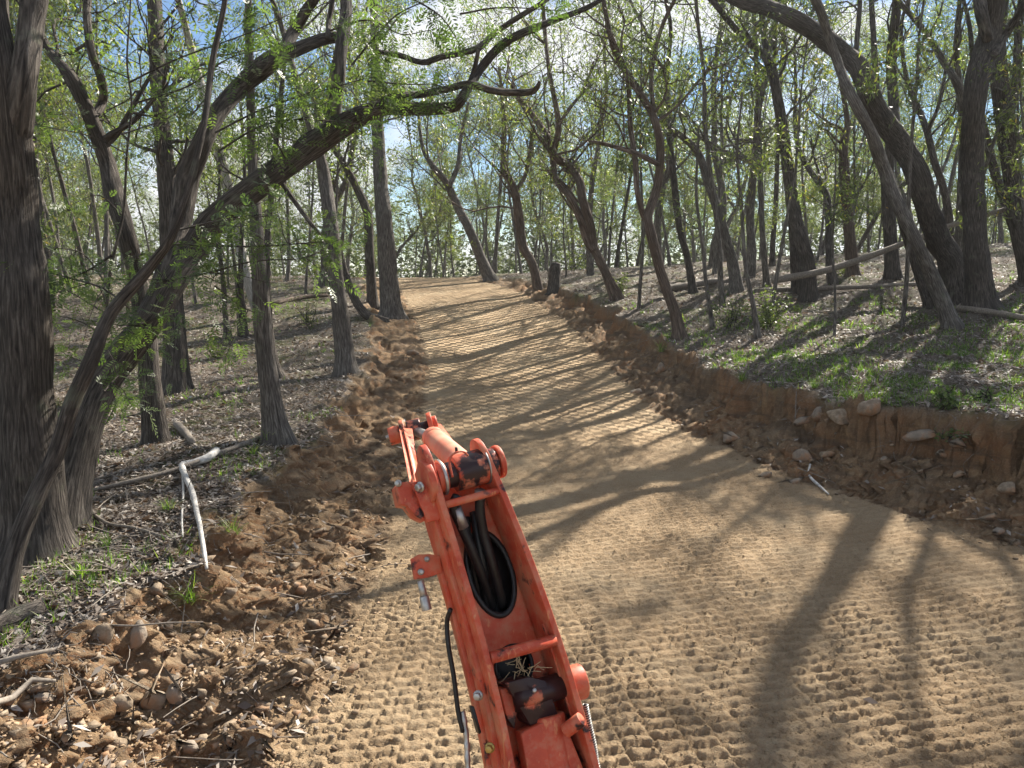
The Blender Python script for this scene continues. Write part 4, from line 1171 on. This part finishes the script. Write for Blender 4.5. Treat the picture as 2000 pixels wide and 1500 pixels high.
for i, (x, y, h, l) in enumerate([
    (375, 1190, 60, 'drooping grass tussock under the tip of the bleached branch'), (495, 890, 34, 'green grass tuft at the foot of the nearest grey trunk'),
    (520, 870, 40, 'tall thin grass tuft touching the nearest grey trunk'), (160, 1130, 50, 'grass tussock on the left bank crest'),
    (210, 1075, 40, 'small grass tuft below the crooked stick'), (455, 1045, 40, 'dark grass tuft where the left bank drops to the dug earth'),
    (1450, 745, 30, 'grass tuft hanging over the lip of the right bank'), (1590, 760, 34, 'sunlit grass tuft on the lip of the right bank'),
    (1290, 700, 30, 'grass tuft on the bank corner left of the red cut'), (330, 1000, 36, 'grass tuft under the long shadowed branch')]):
    tussock(x, y, h, l, i)

# ------------------------------------------------------------------ excavator boom
M_paint = paint_material('orange_paint', .05, .75)
M_greasy = paint_material('orange_paint_greasy', .45, .2)
M_black_grease = paint_material('orange_paint_very_greasy', .85, .1)
M_rubber_and_shade = plain('black_rubber_and_shade', (.014, .014, .015), .42, spec=.4, var=.5, bd=.001)
M_steel = plain('dull_steel', (.42, .41, .39), .42, .8, var=.35)
M_brass = plain('yellowed_zinc', (.42, .30, .10), .45, .8, var=.3)
M_faded = paint_material('faded_cylinder_paint', 0, 1.0)
_nt = M_faded.node_tree
for n_ in _nt.nodes:
    if n_.type == 'VALTORGB' and len(n_.color_ramp.elements) == 3 and n_.color_ramp.elements[0].color[0] > .3 and n_.color_ramp.elements[0].color[1] < .1:
        for e_, c_ in zip(n_.color_ramp.elements, ((.55, .14, .08), (.62, .22, .14), (.66, .30, .20))): e_.color = (*c_, 1)
M_straw = plain('dry_straw', (.55, .45, .26), .7, var=.3)

def cv(r, u, f): return CR * r + CU * u + CF * f
BA = cv(-.136, .397, .0646).normalized()
BC = cv(.15, .04, .07); BC = (BC - BA * BC.dot(BA)).normalized()
BN = BA.cross(BC)
if BN.dot(CF) > 0: BN = -BN
BO = at(960, 1120, 1.95)
def LP(px, py, n=0.0):
    """point where the line of sight of a pixel meets the boom plane raised n along its normal"""
    r = ray(px, py); o = BO + BN * n
    t = (o - CP).dot(BN) / r.dot(BN)
    return CP + r * t
boom = thing('excavator_boom', LP(1060, 2300, -.1), 'worn orange digger boom reaching out over the track with hoses inside', 'excavator boom')
BL = Vector(boom.location)
def bpart(name, mb, mat, parent=None, smooth=False, bev=0.0, label=None):
    o = link(name, mb.mesh(name, mat, BL, smooth), parent or boom)
    if bev:
        m = o.modifiers.new('edge', 'BEVEL'); m.width = bev; m.segments = 2; m.limit_method = 'ANGLE'; m.angle_limit = R(40)
    if label: o['label'] = label
    return o
def solid_strip(sections, closed=True):
    """sections: list of rings with the same number of points, joined along; ends capped"""
    mb = MB(); k = len(sections[0]); v = [list(p) for s in sections for p in s]
    q = [[i * k + j, i * k + (j + 1) % k, (i + 1) * k + (j + 1) % k, (i + 1) * k + j] for i in range(len(sections) - 1) for j in range(k)]
    t = []
    e = (len(sections) - 1) * k
    for j in range(1, k - 1): t.append([0, j + 1, j]); t.append([e, e + j, e + j + 1])
    mb.add(v, q, t); return mb
def prism(poly, vec):
    """poly: list of world points, extruded by vec"""
    return solid_strip([[p for p in poly], [p + vec for p in poly]])
def cyl(p, q, r, sides=24, r2=None, cap=True):
    mb = MB(); tube(mb, [list(p), list(p.lerp(q, .5)), list(q)], np.array([r, (r + (r2 or r)) / 2, r2 or r]), sides, taper_end=False); return mb
def hexbolt(c, ax, r=.011, h=.012, mat=None, name='bolt', parent=None):
    mb = cyl(c - ax * .002, c + ax * .003, r * 1.35, 20); bpart('washer', mb, mat or M_steel, parent, bev=.0)
    return bpart(name, cyl(c + ax * .003, c + ax * (.003 + h), r, 6), mat or M_steel, parent, bev=.001)

left_top = [(1040, 1720), (1020, 1600), (1006, 1500), (999, 1432), (978, 1351), (961, 1297), (945, 1235), (924, 1180), (905, 1104), (889, 1023), (862, 947), (846, 905)]
right_top = [(1235, 1720), (1200, 1600), (1170, 1500), (1142, 1387), (1113, 1295), (1082, 1208), (1060, 1145), (1045, 1095), (1032, 1060), (1005, 998), (978, 942), (960, 890)]
TH = .017
def smooth_line(t):
    y = np.array([p[1] for p in t], float); x = np.array([p[0] for p in t], float)
    c = np.polyfit(y, x, 4); return [(float(np.polyval(c, v)), float(v)) for v in np.linspace(y[0], y[-1], 24)]
def plate(tops, side, depth=.165, nose=None):
    """side plate following its top edge; nose rounds its upper end round the pin"""
    P = [LP(x, y) for x, y in tops]
    secs = []
    for i, p in enumerate(P):
        d = depth + (.045 if side > 0 else .04) * (1 - i / (len(P) - 1))
        secs.append([p, p - BC * TH * side, p - BC * TH * side - BN * d, p - BN * d])
    T = (P[-1] - P[-2]).normalized()
    L = .062; last = P[-1]
    for a in (20, 40, 60, 75, 88):
        f = math.sin(R(a)); hgt = math.cos(R(a))
        c = last + T * L * f - BN * (.0 + .045 * (1 - hgt))
        d = max(.01, depth * .62 * hgt)
        secs.append([c, c - BC * TH * side, c - BC * TH * side - BN * d, c - BN * d])
    return solid_strip(secs), P
left_top = smooth_line(left_top); right_top = smooth_line(right_top)
mbL, PL = plate(left_top, 1)
bpart('side_plate', mbL, M_paint, bev=.0025, label='left side plate with worn pale streaks')
mbR, PR = plate(right_top, 1)
bpart('side_plate', mbR, M_paint, bev=.0025, label='right side plate')
# doubler and weld strips on the outside of the left plate
def off_strip(P, i0, i1, t0, t1, n0, n1):
    secs = []
    for p in P[i0:i1]:
        secs.append([p + BC * t0 + BN * n0, p + BC * t1 + BN * n0, p + BC * t1 + BN * n1, p + BC * t0 + BN * n1])
    return solid_strip(secs)
bpart('reinforcing_strip', off_strip(PL, 0, 22, -TH - .012, -TH + .001, -.052, -.155), M_paint, bev=.002)
bpart('reinforcing_strip', off_strip(PL, 0, 19, -TH - .024, -TH - .011, -.105, -.140), M_paint, bev=.002)
bpart('reinforcing_strip', off_strip(PR, 0, 22, -TH + .001 + TH, TH * .9, -.10, -.16), M_paint, bev=.002)
bpart('wear_strip', off_strip(PR, 8, 15, -TH - .004, -TH + .001, -.045, -.055), M_paint, bev=.001)

# floor plate with a round cable hole and a second opening: built as a strip of cells minus the openings
def floor_plate():
    secs_s = 90; secs_t = 22
    mb = MB(); nn = -.135
    A = np.array([list(p) for p in PL]); B = np.array([list(p) for p in PR])
    # resample both edges by the same fraction of length
    def res(P, n):
        d = np.concatenate([[0], np.cumsum(np.linalg.norm(np.diff(P, axis=0), axis=1))]); t = np.linspace(0, d[-1] * .985, n)
        return np.stack([np.interp(t, d, P[:, k]) for k in range(3)], -1)
    A = res(A, secs_s) ; B = res(B, secs_s) - np.array(BC) * TH
    N3 = np.array(BN)
    top = np.stack([A + (B - A) * f for f in np.linspace(0, 1, secs_t)], 1) + N3 * nn
    c1 = np.array(LP(957, 1120, nn)); c2 = np.array(LP(1003, 1300, nn))
    V = top.reshape(-1, 3); cells = []; AA = np.array(BA); CC = np.array(BC)
    def inside(p, c, ra, rc):
        d = p - c; return (d @ AA / ra) ** 2 + (d @ CC / rc) ** 2 < 1
    for i in range(secs_s - 1):
        for j in range(secs_t - 1):
            m = (top[i, j] + top[i + 1, j + 1]) / 2
            if inside(m, c1, .118, .064) or inside(m, c2, .05, .052): continue
            cells.append([i * secs_t + j, i * secs_t + j + 1, (i + 1) * secs_t + j + 1, (i + 1) * secs_t + j])
    mb.add(V, cells)
    o = bpart('floor_plate', mb, M_paint)
    s = o.modifiers.new('thickness', 'SOLIDIFY'); s.thickness = .008; s.offset = 0
    return c1, c2
c1, c2 = floor_plate()
def ring(c, ra, rc, r, nn=36):
    a = np.linspace(0, 2 * math.pi, nn + 1); P = np.array(c)[None] + np.cos(a)[:, None] * ra * np.array(BA) + np.sin(a)[:, None] * rc * np.array(BC)
    mb = MB(); tube(mb, P, r, 10, cap=False); return mb
bpart('grommet', ring(c1 + np.array(BN) * .004, .118, .063, .0085), M_rubber_and_shade, smooth=True)
bpart('grommet', ring(c2 + np.array(BN) * .004, .052, .053, .006), M_rubber_and_shade, smooth=True)
# bottom skin of the boom box, blackened to stand in for the shade inside
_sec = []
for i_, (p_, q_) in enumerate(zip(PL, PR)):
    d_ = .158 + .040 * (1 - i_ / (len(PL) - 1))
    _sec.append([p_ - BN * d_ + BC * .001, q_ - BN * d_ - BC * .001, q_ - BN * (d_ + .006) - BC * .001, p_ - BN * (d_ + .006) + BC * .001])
bpart('bottom_plate', solid_strip(_sec), M_rubber_and_shade)

# cross bars
def bar(a, b, n, r, mat=M_paint):
    bpart('cross_bar', cyl(LP(*a, n), LP(*b, n), r, 20), mat, smooth=True)
bar((870, 986), (980, 957), -.012, .0105)
bar((958, 1285), (1084, 1250), -.010, .0155)

# pin boss at the upper end with cylinder eye
pa, pb = LP(842, 938, -.045), LP(968, 903, -.045)
def along(t): return pa.lerp(pb, t)
bpart('pin_boss', cyl(along(.02), along(1.0), .036, 32), M_black_grease, smooth=True, bev=.002)
bpart('cylinder_eye', cyl(along(.34), along(.80), .050, 36), M_greasy, smooth=True, bev=.003)
bpart('collar', cyl(along(.80), along(.97), .044, 32), M_black_grease, smooth=True, bev=.002)
bpart('collar', cyl(along(.06), along(.20), .043, 32), M_paint, smooth=True, bev=.002)
bpart('spacer_washer', cyl(along(.80), along(.82), .053, 32), M_steel, smooth=True, bev=.001)
bpart('spacer_washer', cyl(along(.13), along(.17), .050, 32), M_steel, smooth=True, bev=.001)
bpart('pin_head', cyl(along(1.0), along(1.075), .047, 32), M_paint, smooth=True, bev=.003)
bpart('pin_head', cyl(along(1.07), along(1.10), .034, 32), M_paint, smooth=True, bev=.003)
bpart('boss_plate', cyl(along(-.10), along(.0), .060, 32), M_paint, smooth=True, bev=.003)
hexbolt(LP(824, 950, -.020) - BC * .004, -BC * .8 + BN * .35, .0105, .012)
# arm cylinder
e0 = along(.57)
far = at(847, 856, 2.62)
dirc = (far - e0).normalized()
bpart('arm_cylinder', cyl(e0 + dirc * .03, far, .0375, 36), M_faded, smooth=True, bev=.004, label='faded pink-orange hydraulic cylinder barrel')
bpart('cylinder_gland', cyl(far - dirc * .04, far + dirc * .015, .040, 36), M_faded, smooth=True, bev=.004)
cl = at(812, 842, 2.78)
bpart('cylinder_rod', cyl(far, cl, .018, 20), M_steel, smooth=True)
cA, cB = at(764, 852, 2.78), at(853, 828, 2.80)
def al2(t): return cA.lerp(cB, t)
bpart('rod_eye', cyl(al2(.36), al2(.66), .040, 28), M_greasy, smooth=True, bev=.003)
bpart('clevis_pin', cyl(al2(.0), al2(1.0), .022, 24), M_black_grease, smooth=True)
bpart('pin_head', cyl(al2(-.04), al2(.2), .034, 28), M_paint, smooth=True, bev=.003)
hexbolt(al2(-.04), (cA - cB).normalized(), .008, .01)
for t in (.22, .82):
    o = al2(t); ax = (cB - cA).normalized()
    bpart('arm_plate', cyl(o, o + ax * .018, .050, 28), M_paint, smooth=False, bev=.002)
bpart('pin_head', cyl(al2(.92), al2(1.02), .032, 28), M_paint, smooth=True, bev=.003)
# left arm plate running down from the clevis to the boom nose
ax = (cB - cA).normalized()
lk = [at(778, 832, 2.78), at(797, 836, 2.76), at(803, 880, 2.55), at(812, 925, 2.3), at(812, 950, 2.1), at(800, 945, 2.1), at(797, 915, 2.3), at(788, 880, 2.55)]
bpart('arm_plate', prism(lk, ax * .016), M_paint, bev=.002)
lk2 = [at(838, 828, 2.80), at(853, 830, 2.80), at(905, 900, 2.5), at(930, 960, 2.25), at(910, 960, 2.25), at(880, 905, 2.5)]
bpart('arm_plate', prism(lk2, ax * .016), M_paint, bev=.002)
# small grease line loop
lp_ = catmull(np.array([list(LP(x, y, n)) for x, y, n in ((884, 932, .008), (878, 900, .016), (888, 885, .02), (905, 882, .016), (914, 890, .004))]), .006)
mb = MB(); tube(mb, lp_, .0028, 8); bpart('grease_line', mb, M_paint, smooth=True)
bpart('grease_nipple', cyl(LP(892, 884, .012), LP(891, 874, .02), .004, 8), M_rubber_and_shade)
# stop block on the left of the nose
sb = [LP(775, 950, -.06), LP(782, 942, -.06), LP(800, 940, -.06), LP(812, 955, -.06), LP(826, 990, -.06), LP(832, 1018, -.06), LP(812, 1008, -.06), LP(796, 988, -.06), LP(782, 986, -.06)]
bpart('stop_block', prism(sb, -BN * .07), M_paint, bev=.003)
hexbolt(LP(778, 944, -.055), (BN - BC * .6).normalized(), .007, .01)
web = [LP(805, 945, -.045), LP(862, 950, -.03), LP(880, 1010, -.03), LP(835, 1020, -.045)]
bpart('nose_web', prism(web, -BN * .03), M_paint, bev=.002)

# hoses inside the channel
def hose(pts, r, mat=M_rubber_and_shade, name='hydraulic_hose', sides=14):
    P = catmull(np.array([list(LP(x, y, n)) for x, y, n in pts]), .012)
    mb = MB(); tube(mb, P, r, sides); return bpart(name, mb, mat, smooth=True)
hose([(893, 968, -.03), (886, 990, -.045), (902, 1030, -.07), (922, 1075, -.09), (940, 1120, -.12), (955, 1165, -.16), (962, 1190, -.185)], .0135)
h2 = hose([(940, 960, -.03), (937, 990, -.05), (944, 1040, -.08), (958, 1090, -.10), (972, 1140, -.13), (982, 1185, -.17)], .0140)
hose([(925, 1000, -.11), (935, 1060, -.11), (945, 1120, -.13), (950, 1190, -.18)], .012)
hose([(912, 1010, -.12), (915, 1060, -.12), (925, 1110, -.14), (936, 1170, -.18)], .010)
bpart('hose_ferrule', cyl(LP(890, 992, -.048), LP(905, 1030, -.068), .0155, 16), M_steel, smooth=True)
bpart('hose_ferrule', cyl(LP(938, 958, -.026), LP(937, 972, -.038), .0155, 16), M_steel, smooth=True)
hose([(880, 1190, -.09), (873, 1215, -.12), (876, 1262, -.125), (886, 1320, -.13), (895, 1390, -.14), (905, 1430, -.14)], .0065)
# striped armoured sleeve and spring guard
P = catmull(np.array([list(LP(x, y, -.14)) for x, y in ((904, 1390), (911, 1440), (914, 1500), (925, 1600))]), .004)
mb = MB(); tube(mb, P, .0068 + .0012 * (np.arange(len(P)) // 4 % 2), 12); bpart('hose_sleeve', mb, M_steel, smooth=True)
P = catmull(np.array([list(LP(x, y, -.06)) for x, y in ((1143, 1375), (1150, 1410), (1160, 1455), (1167, 1500), (1185, 1560))]), .01)
Lc = len(P) * 10
tt = np.linspace(0, len(P) - 1, Lc); base = np.stack([np.interp(tt, np.arange(len(P)), P[:, k]) for k in range(3)], -1)
T = np.gradient(base, axis=0); T /= np.linalg.norm(T, axis=1)[:, None]; U = np.cross(T, np.array(BN)); U /= np.linalg.norm(U, axis=1)[:, None]; V = np.cross(T, U)
ph = tt * 2 * math.pi * 1.6
mb = MB(); tube(mb, base + .0075 * (np.cos(ph)[:, None] * U + np.sin(ph)[:, None] * V), .0018, 6); bpart('spring_guard', mb, M_steel, smooth=True)
mb = MB(); tube(mb, P, .0055, 10); bpart('hydraulic_hose', mb, M_rubber_and_shade, smooth=True)

# bracket with bolt and hanging coupling on the left
bk = [LP(803, 1092, -.10), LP(818, 1083, -.10), LP(838, 1082, -.10), LP(860, 1085, -.10), LP(864, 1118, -.10), LP(838, 1128, -.10), LP(810, 1132, -.10)]
bpart('hose_bracket', prism(bk, -BN * .014), M_paint, bev=.002)
hexbolt(LP(822, 1117, -.097), BN, .0065, .009)
hexbolt(LP(834, 1092, -.097), BN, .0055, .007)
bpart('hose_coupling', cyl(LP(821, 1134, -.105), LP(828, 1165, -.105), .0085, 16, .0105), M_steel, smooth=True)
bpart('hose_coupling', cyl(LP(828, 1165, -.105), LP(834, 1192, -.105), .0125, 16, .0135), M_steel, smooth=True, bev=.001)

# lower end: lifting-cylinder rod eye, its block, cylinder and big pin
bpart('rod_eye', prism([LP(985, 1335, -.045), LP(1032, 1322, -.03), LP(1068, 1330, -.035), LP(1092, 1400, -.05), LP(1035, 1418, -.05), LP(1012, 1370, -.05)], -BN * .08), M_black_grease, bev=.006)
bpart('grease_fitting', cyl(LP(1043, 1350, -.03), LP(1044, 1348, -.014), .0055, 12), M_steel, smooth=True)
bpart('lug_block', prism([LP(976, 1345, -.07), LP(1004, 1340, -.07), LP(1012, 1378, -.07), LP(1006, 1425, -.07), LP(990, 1405, -.07)], -BN * .05), M_greasy, bev=.004)
lc0, lc1 = LP(1068, 1395, -.075), LP(1130, 1760, -.075)
bpart('lift_cylinder', cyl(lc0, lc1, .0470, 40), M_paint, smooth=True, bev=.006)
bpart('cylinder_cap', prism([LP(1017, 1432, -.045), LP(1090, 1396, -.03), LP(1112, 1430, -.03), LP(1140, 1500, -.03), LP(1160, 1600, -.03), LP(1060, 1620, -.04), LP(1030, 1500, -.04)], -BN * .05), M_paint, bev=.012)
bpart('port_pin', cyl(LP(1104, 1428, -.012), LP(1136, 1404, .022), .0185, 28), M_paint, smooth=True, bev=.0015, label='stubby round pin with a sunlit flat end')
bpart('pin_head', cyl(LP(1100, 1340, -.055), LP(1137, 1330, -.055), .046, 36), M_paint, smooth=True, bev=.004, label='big round pin head, sunlit')
bpart('pin_boss', cyl(LP(1000, 1365, -.075), LP(1110, 1335, -.065), .034, 32), M_black_grease, smooth=True)
hexbolt(LP(934, 1358, -.035) - BC * .0, (-BC * .6 + BN * .8).normalized(), .0095, .012, M_steel)
hexbolt(LP(957, 1460, -.035), (-BC * .6 + BN * .8).normalized(), .0095, .012, M_brass)
bpart('slot_strip', prism([LP(923, 1382, -.03), LP(926, 1380, -.03), LP(940, 1430, -.03), LP(937, 1434, -.03)], -BN * .03), M_rubber_and_shade)
# swing post below the picture that carries the boom
f0 = LP(1120, 1700, -.10); 
bpart('swing_post', solid_strip([[Vector((f0.x - .13, f0.y - .08, f0.z)), Vector((f0.x + .13, f0.y - .08, f0.z)), Vector((f0.x + .13, f0.y + .10, f0.z)), Vector((f0.x - .13, f0.y + .10, f0.z))],
                                 [Vector((f0.x - .17, f0.y - .2, .35)), Vector((f0.x + .17, f0.y - .2, .35)), Vector((f0.x + .17, f0.y + .10, .35)), Vector((f0.x - .17, f0.y + .10, .35))]]), M_paint, bev=.01)
# straw and crumbs lodged in the channel
rng = np.random.default_rng(4)
mb = MB()
for k in range(34):
    c = np.array(LP(rng.normal(1022, 14), rng.normal(1304, 8), -.06 + rng.uniform(-.02, .02)))
    d = rng.normal(size=3); d /= np.linalg.norm(d)
    P = branch_path(c, d, rng.uniform(.02, .05), rng, 0, .4, 3); tube(mb, P, .0009, 4, cap=False)
o = link('dry_straw', mb.mesh('dry_straw', M_straw, (0, 0, 0)))
tag(o, 'tangle of dry straw caught inside the boom under the lower cross bar', 'straw', kind='stuff')

# ------------------------------------------------------------------ air
def haze():
    m = bpy.data.materials.new('haze'); m.use_nodes = True
    nt = m.node_tree; nt.nodes.clear()
    o = nt.nodes.new('ShaderNodeOutputMaterial'); v = nt.nodes.new('ShaderNodeVolumePrincipled')
    v.inputs['Color'].default_value = (.90, .94, 1.0, 1); v.inputs['Density'].default_value = HAZE; v.inputs['Anisotropy'].default_value = .35
    nt.links.new(v.outputs[0], o.inputs['Volume'])
    x, y0, y1, z0, z1 = 262, -44, 240, -24, 18
    V = [(a * x, b, c) for a in (-1, 1) for b in (y0, y1) for c in (z0, z1)]
    F = [[0, 1, 3, 2], [4, 6, 7, 5], [0, 4, 5, 1], [2, 3, 7, 6], [0, 2, 6, 4], [1, 5, 7, 3]]
    me = bpy.data.meshes.new('haze'); me.from_pydata(V, [], F); me.materials.append(m)
    tag(link('haze', me), kind='stuff')['label'] = 'thin bright haze among the trees'
HAZE = .0006
haze()
